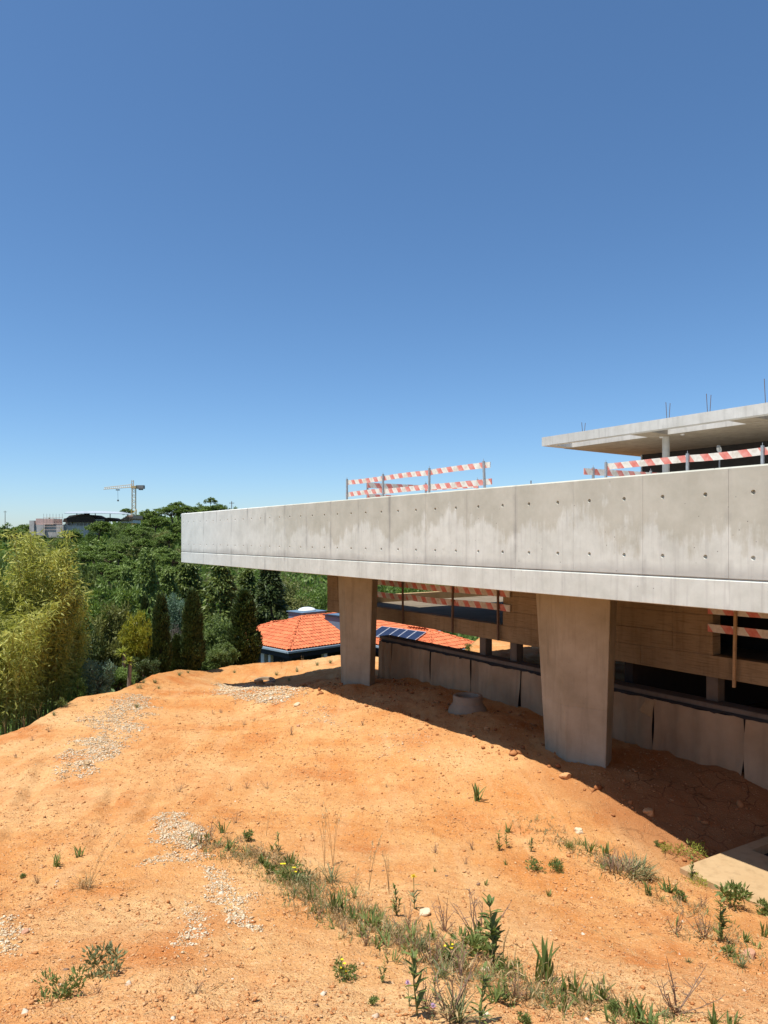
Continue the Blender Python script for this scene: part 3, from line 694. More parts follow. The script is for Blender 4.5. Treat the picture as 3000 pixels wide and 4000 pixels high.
PL = Vector((3.957, 9.49, EZ-4.42)); SM = Matrix.Translation(PL) @ Matrix.Rotation(math.atan2(nA.y, nA.x)+R(-4), 4, 'Z')
slab = thing('manhole_slab', PL, 'sandy concrete manhole slab with a square opening at the right edge', 'slab')
m = MB()   # frame of four butted strips round the opening; local x = into the building, y = away from the camera's right
for (x0,x1,y0,y1) in ((0,1.35,-2.4,0),(2.25,2.9,-2.4,0),(1.35,2.25,-0.16,0),(1.35,2.25,-2.4,-1.0)): m.box(x0,x1,y0,y1,-0.13,0)
m.build('slab', M['padc'], slab, SM)
m = MB()
for (x0,x1,y0,y1) in ((1.30,1.349,-1.05,-0.11),(2.251,2.30,-1.05,-0.11),(1.349,2.251,-0.159,-0.11),(1.349,2.251,-1.05,-1.001)): m.box(x0,x1,y0,y1,-0.9,-0.131)
m.box(1.3,2.3,-1.05,-0.11,-0.95,-0.9); m.build('shaft', M['dark'], slab, SM)

# ------------------------------------------------------------------ neighbouring house with orange tiled roofs
HC = Vector((-5.1, 38.0, EZ-6.08)); hu = Vector((0.72, 0.694)); HM = Matrix.Translation(HC) @ Matrix.Rotation(math.atan2(hu.y, hu.x), 4, 'Z')
house = thing('tiled_house', HC - Vector((0,0,2.9)), 'dark blue house with bright orange tiled hip roofs below the plot', 'house', None, math.atan2(hu.y, hu.x))
PITCH = R(22)
tile_me = None
def make_tile():
    V = []; Fq = []; n = 6; w = 0.22; L = 0.40
    for j in range(2):
        for i in range(n+1):
            u = i/n; V.append(((u-0.5)*w, j*L, 0.045*math.sin(math.pi*u*1.0)*(1.0) + (0.028 if j == 0 else 0.0)))
    for i in range(n): Fq.append((i, i+1, n+2+i, n+1+i))
    return V, Fq
TV, TF = make_tile()
TVn = np.array(TV); TFn = np.array(TF)
tile_me = mesh_np('tile', TVn, TFn, M['tile'], True)
TILES = []
def roof_plane(origin, e, s_in, L_, depth, trim, key, real):
    """tile one roof plane: eave from origin along e (length L_), rising inwards along s_in; trim(t, d) says whether the plane exists"""
    e = Vector(e); up = Vector((s_in[0]*math.cos(PITCH), s_in[1]*math.cos(PITCH), math.sin(PITCH))); e3 = Vector((e[0], e[1], 0)); nrm = e3.cross(up); 
    if nrm.z < 0: nrm = -nrm
    rows = int(depth/0.345)+1; cols = int(L_/0.215)+1; out = []
    flip = -1 if e3.cross(up).z < 0 else 1
    for r_ in range(rows):
        for c_ in range(cols):
            d = r_*0.345; t = (c_+0.5)*0.215
            if not trim(t, d+0.17): continue
            pos = Vector(origin) + e3*t + up*d + nrm*(0.03+rnd.uniform(-0.004,0.004))
            ex = e3*flip
            Mx = Matrix(((ex.x, up.x, nrm.x, pos.x), (ex.y, up.y, nrm.y, pos.y), (ex.z, up.z, nrm.z, pos.z), (0,0,0,1)))
            out.append(Mx @ Matrix.Rotation(R(rnd.uniform(-0.6,0.6)),4,'Z'))
    return out
def hip_roof(u0, u1, v0, v1, name, show):
    wu, wv = u1-u0, v1-v0; ov = 0.0; half = min(wu, wv)/2; rise = half*math.tan(PITCH)
    if wu < wv: r0 = Vector((u0+half, v0+half, rise)); r1 = Vector((u0+half, v1-half, rise))
    else: r0 = Vector((u0+half, v0+half, rise)); r1 = Vector((u1-half, v0+half, rise))
    c = [Vector((u0,v0,0)), Vector((u1,v0,0)), Vector((u1,v1,0)), Vector((u0,v1,0))]
    m = MB()
    if wu < wv: m.raw(c+[r0,r1], [(0,1,4),(1,2,5,4),(2,3,5),(3,0,4,5),(3,2,1,0)])
    else: m.raw(c+[r0,r1], [(0,1,5,4),(1,2,5),(2,3,4,5),(3,0,4),(3,2,1,0)])
    ro = m.build('roof', M['tile'], house, HM)
    sl = half/math.cos(PITCH)
    pl = {}
    def tri(L_):      return lambda t, d: d*math.cos(PITCH) < min(t, L_-t) and d < sl
    def trap(L_):     return lambda t, d: d*math.cos(PITCH) < min(t, L_-t) and d < sl
    pl['v0'] = ((u0,v0,0), (1,0), (0,1), wu); pl['u0'] = ((u0,v0,0), (0,1), (1,0), wv); pl['u1'] = ((u1,v0,0), (0,1), (-1,0), wv); pl['v1'] = ((u0,v1,0), (1,0), (0,-1), wu)
    rest = []
    for k_, (o_, e_, s_, L_) in pl.items():
        T = roof_plane(o_, e_, s_, L_, sl, tri(L_), k_, k_ in show)
        if k_ in show: TILES.append((ro, T))
        else: rest += T
    if rest:
        V = []; Fs = []
        for i, T in enumerate(rest):
            A = np.array(T); V.append(TVn @ A[:3,:3].T + A[:3,3]); Fs.append(TFn + i*len(TVn))
        oo = add('tile_field', mesh_np('tile_field', np.vstack(V), np.vstack(Fs), M['tile'], True), ro, HM); oo['kind'] = 'stuff'
    # ridge and hip caps
    m = MB(); hips = [(c[0], r0), (r0, r1)]
    if wu < wv: hips += [(c[1], r0), (c[2], r1), (c[3], r1)]
    else: hips += [(c[3], r0), (c[1], r1), (c[2], r1)]
    for p_, q_ in hips:
        L_ = (q_-p_).length; n_ = max(1, int(L_/0.38)); d_ = (q_-p_)/n_
        for i in range(n_): m.tube(p_+d_*i+Vector((0,0,0.05)), p_+d_*(i+1.1)+Vector((0,0,0.035)), 0.09, 0.07, 8, False)
    m.build('ridge_cap', M['tile'], ro, HM, True)
    # gutter
    m = MB(); q = 0.14
    m.box(u0-q,u1+q,v0-q,v0,-0.13,0.0); m.box(u0-q,u1+q,v1,v1+q,-0.13,0.0); m.box(u0-q,u0,v0,v1,-0.13,0.0); m.box(u1,u1+q,v0,v1,-0.13,0.0)
    m.build('gutter', M['gutter'], ro, HM, bevel=0.02)
    m = MB(); m.box(u0+0.02,u1-0.02,v0+0.02,v1-0.02,-0.42,-0.131); m.box(u0+0.75,u1-0.75,v0+0.75,v1-0.75,-3.2,-0.43); m.build('wall', M['navy'], house, HM)
    return ro
hip_roof(0, 12.0, 0, 6.4, 'a', ('v0',))
hip_roof(4.81, 8.98, -5.99, -0.2, 'b', ('u0',))
hip_roof(3.2, 10.0, 6.55, 8.9, 'c', ())
budget = 300
for ro, T in TILES:
    T2 = T[:budget]; budget -= len(T2)
    for Tm in T2: add('tile', tile_me, ro, HM @ Tm)
    rest = T[len(T2):]
    if rest:
        V = []; Fs = []
        for i, Tm in enumerate(rest):
            A = np.array(Tm); V.append(TVn @ A[:3,:3].T + A[:3,3]); Fs.append(TFn + i*len(TVn))
        oo = add('tile_field', mesh_np('tile_field', np.vstack(V), np.vstack(Fs), M['tile'], True), ro, HM); oo['kind'] = 'stuff'
# blue roof boxes, skylight dome, solar panels, white pillars
m = MB(); m.box(4.3, 6.1, 4.4, 5.9, -0.1, 1.36); m.box(4.2, 6.2, 4.3, 6.0, 1.361, 1.41); b1 = m.build('skylight_box', M['blue'], house, HM, bevel=0.01)
m = MB(); rr = []
for i in range(6):
    t = i/5*math.pi/2; rr.append([Vector((5.2+0.62*math.cos(t)*math.cos(q)+0.001*math.cos(q), 5.15+0.55*math.cos(t)*math.sin(q)+0.001*math.sin(q), 1.411+0.24*math.sin(t))) for q in np.linspace(0,2*math.pi,16,endpoint=False)])
m.loft(rr); m.build('dome', M['dome'], b1, HM, True)
m = MB(); m.box(4.6, 6.5, 0.9, 2.6, -0.1, 1.36); b2 = m.build('roof_box', M['blue'], house, HM, bevel=0.01)
m = MB(); m.box(4.5, 6.6, 0.8, 2.7, 1.361, 1.41); m.build('cap', M['navy'], b2, HM)
m = MB(); m.box(4.65, 5.5, 0.95, 2.5, 1.411, 1.44); m.box(5.6, 6.45, 0.95, 2.5, 1.411, 1.44); m.build('solar_panel', M['solar'], b2, HM)
pm = HM @ Matrix.Translation((4.81, -5.99, 0)) @ Matrix.Rotation(PITCH, 4, Vector((0,-1,0)))
for i in range(5):
    m = MB(); m.box(0.03, 1.17, 0.03, 0.67, 0, 0.02); sp = m.build('solar_panel', M['solar'], house, pm @ Matrix.Translation((0.62, 1.92+i*0.72, 0.125)))
    m = MB(); m.box(0,1.20,0,0.029,0,0.035); m.box(0,1.20,0.671,0.70,0,0.035); m.box(0,0.029,0.029,0.671,0,0.035); m.box(1.171,1.20,0.029,0.671,0,0.035)
    m.build('frame', M['alu'], sp, pm @ Matrix.Translation((0.62, 1.92+i*0.72, 0.122)))
for u_, v_, w_ in ((0.45, 2.9, 0.16), (0.3, 2.1, 0.10), (2.6, 0.2, 0.12), (-2.8, 7.2, 0.14)):
    m = MB(); m.box(u_-w_, u_+w_, v_-w_, v_+w_, -3.4, -0.43); m.build('pillar', M['white'], house, HM)
m = MB(); m.box(3.0, 5.6, 0.55, 0.70, -1.15, -0.80); m.build('white_rail', M['white'], house, HM)

# ------------------------------------------------------------------ hill top: half-built villa, pink roof, crane, poles
YV = 190.0
def vbox(m, px0, px1, py0, py1, y0=0.0, dep=6.0):
    p = W(px0, py1, YV); q = W(px1, py0, YV); m.box(p.x, q.x, YV+y0, YV+y0+dep, p.z, q.z)
vb = W(300, 2085, YV); villa = thing('half_built_villa', vb, 'half built white villa with dark gabled roof frame on the far hill', 'house')
m = MB(); vbox(m, 254, 345, 2052, 2100, 0, 9); vbox(m, 186, 254, 2050, 2100, -1, 9); m.build('wall', M['sitewall'], villa)
m = MB(); vbox(m, 254, 372, 2040, 2052, 0.3, 8); m.build('upper_wall', M['sitewall'], villa)
for p0, p1 in ((267,281),(302,311),(315,326),(329,341),(344,353),(357,366)):
    m = MB(); vbox(m, p0, p1, 2041.5, 2051.5, -0.15, 0.14); wn = m.build('window', M['glass'], villa)
    m = MB(); vbox(m, p0-1.2, p0, 2041, 2052, -0.25, 0.24); vbox(m, p1, p1+1.2, 2041, 2052, -0.25, 0.24); vbox(m, p0-1.2, p1+1.2, 2040.2, 2041.5, -0.25, 0.24); m.build('frame', M['sitewall'], wn)
def gable(name, pts, y0, y1, mat, par):
    m = MB(); a = [W(p_, q_, YV) for p_, q_ in pts]
    m.loft([[Vector((p_.x, YV+y0, p_.z)) for p_ in a], [Vector((p_.x, YV+y1, p_.z)) for p_ in a]]); return m.build(name, M[mat], par)
gable('roof', [(250,2040),(254,2026),(318,2012),(345,2010),(374,2024),(374,2040)], -0.8, 9, 'timber', villa)
gable('roof', [(395,2035),(400,2024),(418,2021),(447,2031),(450,2035)], 1, 8, 'timber', villa)
m = MB(); vbox(m, 315, 330, 1999, 2014, 2, 1.5); m.build('chimney', M['timber'], villa)
cf = [W(251,2004,YV-2), W(380,2004,YV-2), W(518,2007,YV-2)]; cbk = [W(262,1999,YV+8), W(395,1996,YV+8), W(462,1999,YV+8)]
m = MB(); m.raw(cf+cbk+[p_-Vector((0,0,0.14)) for p_ in cf+cbk], [(0,1,4,3),(1,2,5,4),(6,9,10,7),(7,10,11,8),(0,6,7,1),(1,7,8,2),(3,4,10,9),(4,5,11,10),(0,3,9,6),(2,8,11,5)]); m.build('canopy', M['sheet'], villa)
for px in (300, 372, 430, 500):
    p = W(px, 2040, YV+1); q = W(px, 2003.5, YV+1); m = MB(); m.tube((p.x,YV+1,p.z),(p.x,YV+1,q.z),0.12,n=5); m.build('canopy_post', M['timber'], villa)
gable('pale_roof', [(258,2022),(268,2014),(316,2007),(318,2012),(258,2027)], 0.4, 5, 'pinktile', villa)
m = MB(); vbox(m, 373, 410, 2029, 2031, -0.5, 0.3); vbox(m, 373, 410, 2034, 2036, -0.5, 0.3); m.build('handrail', M['sitewall'], villa)
m = MB(); vbox(m, 129, 147, 2034, 2092, -2, 4); m.build('wrapped_tower', M['sitewall'], villa)
m = MB(); vbox(m, 150, 186, 2050, 2092, -1.6, 5); m.build('side_wall', M['sitewall'], villa)
m = MB(); vbox(m, 150, 219, 2026, 2049.5, -1.4, 5); m.build('pink_wall', M['pinkwall'], villa)
sc = MB()
for px in range(186, 262, 12):
    p = W(px, 2100, YV); q = W(px, 2008, YV); sc.tube((p.x, YV-2.2, p.z), (p.x, YV-2.2, q.z), 0.05, n=4)
for py in (2022, 2032, 2046, 2058, 2070):
    p = W(184, py, YV); q = W(262, py, YV); sc.tube((p.x, YV-2.2, p.z), (q.x, YV-2.2, q.z), 0.045, n=4)
sc.build('scaffold', M['scaf'], villa)
pr = thing('pink_roofed_house', W(475, 2036, YV+6), 'small house with pink tiled roof beside the crane on the hill', 'house')
gable('roof', [(447,2031),(470,2020),(488,2010),(503,2010),(503,2024),(486,2033)], 3, 11, 'pinktile', pr)
m = MB(); vbox(m, 452, 500, 2030, 2042, 4, 6); m.build('wall', M['white'], pr)
m = MB()
for k_ in range(4): 
    p = W(452+7*k_, 2031.5-5.4*k_, YV); q = W(503, 2031.5-5.4*k_, YV); m.box(p.x, q.x, YV+2.85, YV+2.95, p.z-0.06, p.z+0.06)
m.build('tile_course', M['timber'], pr)

YC = 225.0; cb = W(523, 2045, YC); crane = thing('tower_crane', cb, 'yellow tower crane with long jib above the far hillside', 'crane')
hw = 0.62
def lattice(m, p0, p1, hw_, n, r_, ax):
    p0 = Vector(p0); p1 = Vector(p1); d = (p1-p0)/n
    A, Bv = ax; cs = [A*hw_+Bv*hw_, A*hw_-Bv*hw_, -A*hw_-Bv*hw_, -A*hw_+Bv*hw_]
    for c_ in cs: m.tube(p0+c_, p1+c_, r_*1.5, n=4)
    for i in range(n):
        for j in range(4):
            c0, c1 = cs[j], cs[(j+1)%4]
            if i % 2: c0, c1 = c1, c0
            m.tube(p0+d*i+c0, p0+d*(i+1)+c1, r_, n=3)
ax = (Vector((math.cos(0.5), math.sin(0.5), 0)), Vector((-math.sin(0.5), math.cos(0.5), 0)))
zt0, zm0, zj = W(523,2045,YC).z-3, W(523,1990,YC).z, W(523,1907,YC).z
m = MB(); lattice(m, (cb.x,YC,zt0), (cb.x,YC,zm0), 0.68, 6, 0.07, ax); m.build('lower_mast', M['craney'], crane)
m = MB(); lattice(m, (cb.x,YC,zm0), (cb.x,YC,zj), 0.56, 8, 0.06, ax); m.build('upper_mast', M['cranew'], crane)
m = MB(); lattice(m, (cb.x-0.4,YC,zj+0.3), (cb.x-0.4,YC,W(520,1876,YC).z), 0.28, 3, 0.04, ax); m.box(cb.x-0.7,cb.x+0.8,YC-0.7,YC+0.7,zj-0.1,zj+0.7); m.build('tower_head', M['cranew'], crane)
jt = W(407, 1911, YC-6); j0 = W(515, 1903, YC)
dj = (jt-j0).normalized(); sd = dj.cross(Vector((0,0,1))).normalized()
m = MB(); n_ = 14; st = (jt-j0)/n_
m.tube(j0+sd*0.45, jt+sd*0.45, 0.09, n=4); m.tube(j0-sd*0.45, jt-sd*0.45, 0.09, n=4); top_ = Vector((0,0,0.85)); m.tube(j0+top_, jt+top_*0.6, 0.08, n=4)
for i in range(n_):
    m.tube(j0+st*i+sd*0.45, j0+st*(i+0.5)+top_*(1-0.4*i/n_), 0.04, n=3); m.tube(j0+st*(i+0.5)+top_*(1-0.4*i/n_), j0+st*(i+1)-sd*0.45, 0.04, n=3)
m.build('jib', M['cranew'], crane)
cj = W(560, 1900, YC+3); m = MB(); m.tube(j0, cj+Vector((0,0,-0.2)), 0.14, n=4); m.tube(j0+sd*0.4, cj+sd*0.4+Vector((0,0,-0.2)), 0.12, n=4); m.build('counter_jib', M['ballast'], crane)
q = W(549, 1902, YC+2); m = MB(); m.box(q.x-1.2,q.x+1.2,YC+1.2,YC+2.6,q.z-0.6,q.z+0.5); m.box(q.x-0.4,q.x+0.7,YC+1.3,YC+2.5,q.z-1.0,q.z-0.601); m.build('counterweight', M['ballast'], crane)
q = W(460, 1913, YC-3); m = MB(); m.box(q.x-0.5,q.x+0.5,q.y-0.4,q.y+0.4,q.z-0.2,q.z+0.1); tr_ = m.build('trolley', M['ballast'], crane)
m = MB(); q2 = W(461, 1952, YC-3); m.tube(q, q2, 0.05, n=4); m.box(q2.x-0.2,q2.x+0.2,q2.y-0.2,q2.y+0.2,q2.z-0.5,q2.z); m.build('hook_cable', M['ballast'], tr_)
for px, py0, Yp, lb in ((20, 1995, 260, 'thin dark pole on the skyline above the bamboo'), (905, 1958, 170, 'thin dark pole rising just above the far end of the beam')):
    p = W(px, py0, Yp); m = MB(); m.tube((p.x,Yp,gz(p.x,Yp)-0.3), p, 0.13, 0.09, 6); m.box(p.x-0.6,p.x+0.6,Yp-0.06,Yp+0.06,p.z-0.5,p.z-0.38)
    tag(m.build('utility_pole', M['rust'], None), lb, 'pole')
# ------------------------------------------------------------------ vegetation builders
def unit(n, rg): 
    v = rg.normal(size=(n,3)); return v/np.linalg.norm(v, axis=1, keepdims=True)
def leaf_quads(P, L, asp, rg, D=None, jit=0.6, up=None):
    """diamond leaves at points P, length L, pointing along D (with jitter)"""
    n = len(P); t = unit(n, rg) if D is None else D + jit*unit(n, rg)
    t = t/np.linalg.norm(t, axis=1, keepdims=True)
    q = unit(n, rg) if up is None else unit(n, rg)*0.6 + np.array(up)
    s = np.cross(t, q); s /= np.linalg.norm(s, axis=1, keepdims=True)+1e-9
    l = L*rg.uniform(0.65, 1.3, (n,1)); w = l*asp*0.5
    V = np.stack([P, P+t*l*0.45+s*w, P+t*l, P+t*l*0.45-s*w], 1).reshape(-1,3)
    return V, np.arange(4*n).reshape(n,4)
def clumps(cent, rad, m, flat, rg, shell=0.45):
    k = len(cent); d = unit(k*m, rg); d[:,2] *= flat
    r = rg.random((k*m,1))**shell
    return np.repeat(cent, m, 0) + d*r*np.repeat(np.asarray(rad).reshape(-1,1)*np.ones((k,1)), m, 0), d
def crown_pine(seed, K=58, m=84):
    rg = np.random.default_rng(seed); a = rg.random(K)*2*np.pi; r = np.sqrt(rg.random(K))*0.86; lob = 1+0.16*np.sin(a*3+seed)+0.1*np.sin(a*5+2*seed)
    z = 0.62*(1-(r/0.9)**2*0.72)+rg.normal(0,0.05,K)
    low = rg.random(K) < 0.22; z = np.where(low, z-0.22, z)
    c = np.stack([r*lob*np.cos(a), r*lob*np.sin(a), z], 1)
    P, d = clumps(c, rg.uniform(0.10,0.19,K), m, 0.5, rg, 0.5)
    return leaf_quads(P, 0.09, 0.6, rg, d*np.array([1,1,0.3])+np.array([0,0,0.15]), 0.5, (0,0,1.1)), c
def crown_broad(seed, K=70, m=90, leaf=0.085, zs=1.0, asp=0.5, droop=0.0, cr=(0.15, 0.30)):
    rg = np.random.default_rng(seed); d = unit(K, rg); r = rg.random((K,1))**0.4*(0.80+0.2*rg.random((K,1)))
    c = d*r; c[:,2] = c[:,2]*zs*0.9+zs; lob = 1+0.18*np.sin(np.arctan2(c[:,1],c[:,0])*2+seed)+0.12*np.sin(c[:,2]*5+seed)
    c[:,0] *= lob; c[:,1] *= lob
    P, dd = clumps(c, rg.uniform(cr[0],cr[1],K), m, 0.75, rg, 0.5)
    return leaf_quads(P, leaf, asp, rg, dd*0.7+np.array([0,0,0.2-droop]), 0.7, (0,0,0.7)), c
def crown_cypress(seed, Ht=7.0, K=420, m=34):
    rg = np.random.default_rng(seed); z = rg.random(K)**0.9*Ht*0.97; u = z/Ht
    rr = np.clip(np.minimum(1.0, 0.55+1.5*u)*np.clip((1-u)/0.55,0,1)**0.6, 0.03, 1)*(0.86+0.14*np.sin(z*2.3+seed))
    a = rg.random(K)*2*np.pi; c = np.stack([rr*0.78*np.cos(a), rr*0.78*np.sin(a), z], 1)
    P, d = clumps(c, 0.20+0.10*rg.random(K), m, 1.9, rg, 0.5)
    out = np.stack([np.cos(a), np.sin(a), np.zeros(K)],1).repeat(m,0)
    return leaf_quads(P, 0.26, 0.34, rg, out*0.5+np.array([0,0,1.0]), 0.45), c
def crown_conifer(seed, Ht=2.6, K=190, m=60):
    rg = np.random.default_rng(seed); u = rg.random(K)**0.85; a = rg.random(K)*2*np.pi
    rr = (1-u)**0.8*(0.55+0.45*rg.random(K))*(0.8+0.2*np.sin(u*26)); z = u*Ht*0.97-rr*0.16
    c = np.stack([rr*np.cos(a), rr*np.sin(a), np.maximum(z,0.02)], 1); out = np.stack([np.cos(a), np.sin(a), np.full(K,-0.35)],1).repeat(m,0)
    P, d = clumps(c, 0.10+0.10*rg.random(K), m, 0.55, rg, 0.5)
    P = P + out*rg.random((len(P),1))*0.12
    return leaf_quads(P, 0.115, 0.36, rg, out*0.9, 0.6, (0,0,0.7)), c
VAR = {}
def variant(kind, i, mat):
    key = (kind, i, mat)
    if key not in VAR:
        if kind == 'pine': (V, Fq), c = crown_pine(10+i)
        elif kind == 'broad': (V, Fq), c = crown_broad(30+i)
        elif kind == 'fine': (V, Fq), c = crown_broad(50+i, 130, 84, 0.115, 1.0, 0.30, 0.1, (0.09, 0.20))
        elif kind == 'cypress': (V, Fq), c = crown_cypress(70+i)
        elif kind == 'conifer': (V, Fq), c = crown_conifer(90+i)
        VAR[key] = (mesh_np('crown', V, Fq, M[mat]), c, float(V[:,2].max()))
    return VAR[key]
def tree(name, kind, var, mat, px, pyt, wpx, Y, label, group=None, low=None, bark='bark', cat='tree'):
    Rr = wpx/2/FP*Y; X = (px-1500)/FP*Y; zt_ = W(px, pyt, Y).z; zg = gz(X, Y)
    me, c, top = variant(kind, var, mat); rz = rnd.uniform(0, 6.28)
    root = thing(name, (X, Y, zg), label, cat, group)
    if kind in ('pine', 'broad', 'fine'):
        sz = Rr
        if kind == 'pine': sz = Rr*rnd.uniform(0.85, 1.15)
        else:
            full = zt_-zg
            sz = (full*0.93 if low is None else low)/top
        zb_ = zt_-top*sz
    else: zb_ = zg-0.1; sz = (zt_-zb_)/top
    CM = Matrix.Translation((X, Y, zb_)) @ Matrix.Rotation(rz, 4, 'Z') @ Matrix.Diagonal((Rr, Rr, sz, 1))
    add('crown', me, root, CM)
    m = MB(); tr = max(0.05, Rr*0.055)
    topz = zb_ + (0.25 if kind == 'pine' else 0.9 if kind in ('broad','fine') else top*0.6)*sz
    bend = Vector((rnd.uniform(-1,1)*Rr*0.12, rnd.uniform(-1,1)*Rr*0.12, 0))
    m.path([(X,Y,zg-0.3), Vector((X,Y,(zg+topz)/2))+bend, (X,Y,topz)], [tr*1.3, tr, tr*0.6], 7)
    if kind in ('pine', 'broad'):
        for j in range(0, len(c), 5 if kind == 'pine' else 9):
            q = CM @ Vector(c[j]); st = Vector((X,Y,topz)) + Vector((0,0,-0.25*sz if kind=='pine' else -0.35*sz))
            m.path([st, st.lerp(q,0.5)+Vector((0,0,0.03*sz)), q], [tr*0.45, tr*0.28, tr*0.08], 4)
    m.build('trunk', M[bark], root)
    return root

# ---- bamboo
def bamboo(px, pyt, Y, spread, nc, nl, seed, label):
    rg = np.random.default_rng(seed); X = (px-1500)/FP*Y; zg = gz(X, Y); Ht = W(px, pyt, Y).z-zg
    root = thing('bamboo_clump', (X, Y, zg), label, 'bamboo', 'bamboo clumps at the left edge')
    pts = []; m = MB(); dirs = []
    for i in range(nc):
        a = rg.random()*6.283; r0 = spread*0.55*math.sqrt(rg.random()); h = Ht*rg.uniform(0.62, 1.0); lean = rg.uniform(0.05, 0.30)*spread*1.6
        b = np.array([r0*math.cos(a), r0*math.sin(a), 0.0]); dd = np.array([math.cos(a+rg.normal(0,0.6)), math.sin(a+rg.normal(0,0.6)), 0])
        tt = np.linspace(0, 1, 9); path = b + np.outer(tt**2.1*lean*2.0, dd) + np.outer(tt*h*(1-0.06*tt), [0,0,1])
        m.path([Vector(p_)+Vector((X,Y,zg)) for p_ in path], list(np.linspace(0.022, 0.005, 9)), 5, False)
        k = nl//nc; t = 0.22+0.78*rg.random(k)**0.62
        base = np.stack([np.interp(t, tt, path[:,j]) for j in range(3)], 1)
        kc = rg.integers(0, 40, k); off = unit(40, np.random.default_rng(seed*100+i))[kc]; off[:,2] = off[:,2]*0.4
        pts.append(base + off*rg.random((k,1))*0.60*(1.15-t[:,None]*0.70)); dirs.append(off*0.7+np.array([0,0,-0.35]))
    P = np.vstack(pts); D = np.vstack(dirs)
    V, Fq = leaf_quads(P, 0.19, 0.17, rg, D, 1.0, (0,0,0.5))
    add('foliage', mesh_np('foliage', V, Fq, M['bamboo']), root, Matrix.Translation((X,Y,zg)))
    m.build('culms', M['culm'], root); root.children[-1]['kind'] = 'stuff'
bamboo(30, 2270, 18.4, 1.1, 40, 20000, 1, 'leftmost yellow green bamboo clump cut by the photo edge')
bamboo(165, 2005, 20.0, 0.88, 46, 28000, 2, 'tallest yellow green bamboo clump, in front of the distant villa')
bamboo(255, 2230, 21.2, 0.55, 24, 9000, 3, 'shorter bamboo clump on the right of the tallest one')
# ---- near trees and shrubs beyond the edge of the plot
T = tree
T('dark_tree','broad',0,'broad',-5,2075,240,26,'dark green tree behind the leftmost bamboo')
T('feathery_tree','fine',0,'broad',425,2245,300,26.5,'olive green feathery tree between bamboo and the first cypress')
T('golden_tree','fine',1,'yellow',532,2375,125,25.0,'small golden yellow tree left of the cypresses')
T('feathery_tree','fine',1,'olive',452,2335,210,25.4,'yellowish olive tree between the bamboo and the golden tree')
T('dark_shrub','broad',2,'cypress',345,2420,170,24.5,'dark shrub behind the blue green shrub and the bamboo',cat='shrub')
T('feathery_tree','fine',2,'cedar',345,2195,190,31,'dark feathery tree rising behind the shorter bamboo')
T('young_pine','conifer',0,'pine2',575,2135,200,44,'pointed grey green young pine behind the golden tree')
T('young_pine','conifer',1,'pine2',655,2205,190,47,'lower pointed young pine just right of the tallest young pine')
T('young_pine','conifer',0,'pine2',495,2210,150,48,'pointed young pine left of the tallest young pine')
T('cypress','cypress',0,'cypress',566,2312,62,28.0,'narrowest dark cypress beside the golden tree',None)
T('cypress','cypress',1,'cypress',628,2310,86,26.5,'dark cypress column, second from the left')
T('cypress','cypress',2,'cypress',752,2285,98,27.5,'tall dark cypress column left of the soft green bush')
T('cypress','cypress',0,'cypress',952,2290,140,31.0,'broad dark cypress beside the tiled house')
T('cypress','cypress',1,'cypress',690,2470,70,27.5,'short dark cypress filling the gap between two tall ones')
T('blue_tree','broad',1,'bluegum',692,2310,130,33,'blue grey tree between the second and third cypress',low=2.2,bark='palebark')
T('purple_shrub','broad',2,'redleaf',690,2420,110,31,'purple grey twiggy shrub between the second and third cypress')
T('soft_bush','fine',0,'willow',850,2390,230,33,'soft pale green bush between the third cypress and the broad one')
T('soft_bush','fine',2,'willow',868,2505,140,30,'low pale green bush in front of the taller soft bush')
T('cedar','conifer',1,'cedar',735,2180,260,50,'drooping olive cedar under the far end of the beam')
T('cedar','conifer',0,'cedar',862,2190,300,47,'wide drooping olive cedar behind the soft green bush')
T('cedar','conifer',2,'cypress',1055,2200,260,54,'very dark pointed conifer behind the tiled house')
T('cedar','conifer',2,'cedar',965,2215,210,56,'olive conifer between the wide cedar and the very dark conifer')
T('round_tree','broad',0,'olive',1180,2325,210,57,'round olive leaved tree left of the far column')
T('round_tree','broad',1,'broad',1250,2270,200,66,'mid green round tree partly behind the far column')
T('round_tree','broad',2,'olive',1120,2240,200,75,'olive green tree behind the very dark conifer')
T('round_tree','broad',0,'broad',1010,2220,180,80,'mid green tree high behind the olive conifer')
for px, w_, Y, v in ((1500,190,60,0),(1600,170,57,1),(1690,200,62,2)):
    T('round_tree','broad',v,'broad',px,2235,w_,Y,('leftmost','middle','rightmost')[v]+' dark green tree top seen through the gap behind the striped rail','trees seen through the gap')
T('blue_shrub','broad',1,'bluegum',385,2562,150,20.4,'blue green broad leaved shrub at the edge of the plot',cat='shrub')
T('dark_shrub','broad',2,'broad',470,2600,170,22.0,'dark shrub right of the blue green shrub',cat='shrub')
T('dark_shrub','broad',0,'broad',300,2640,90,19.5,'small dark shrub left of the blue green shrub',cat='shrub')
T('dark_shrub','broad',1,'cypress',560,2560,130,24.5,'dark shrub at the foot of the narrow cypresses',cat='shrub')
T('dark_shrub','broad',0,'cypress',600,2470,140,30,'dark shrub behind the foot of the second cypress',cat='shrub')
T('dark_shrub','broad',2,'cypress',800,2480,140,34,'dark shrub behind the third cypress',cat='shrub')
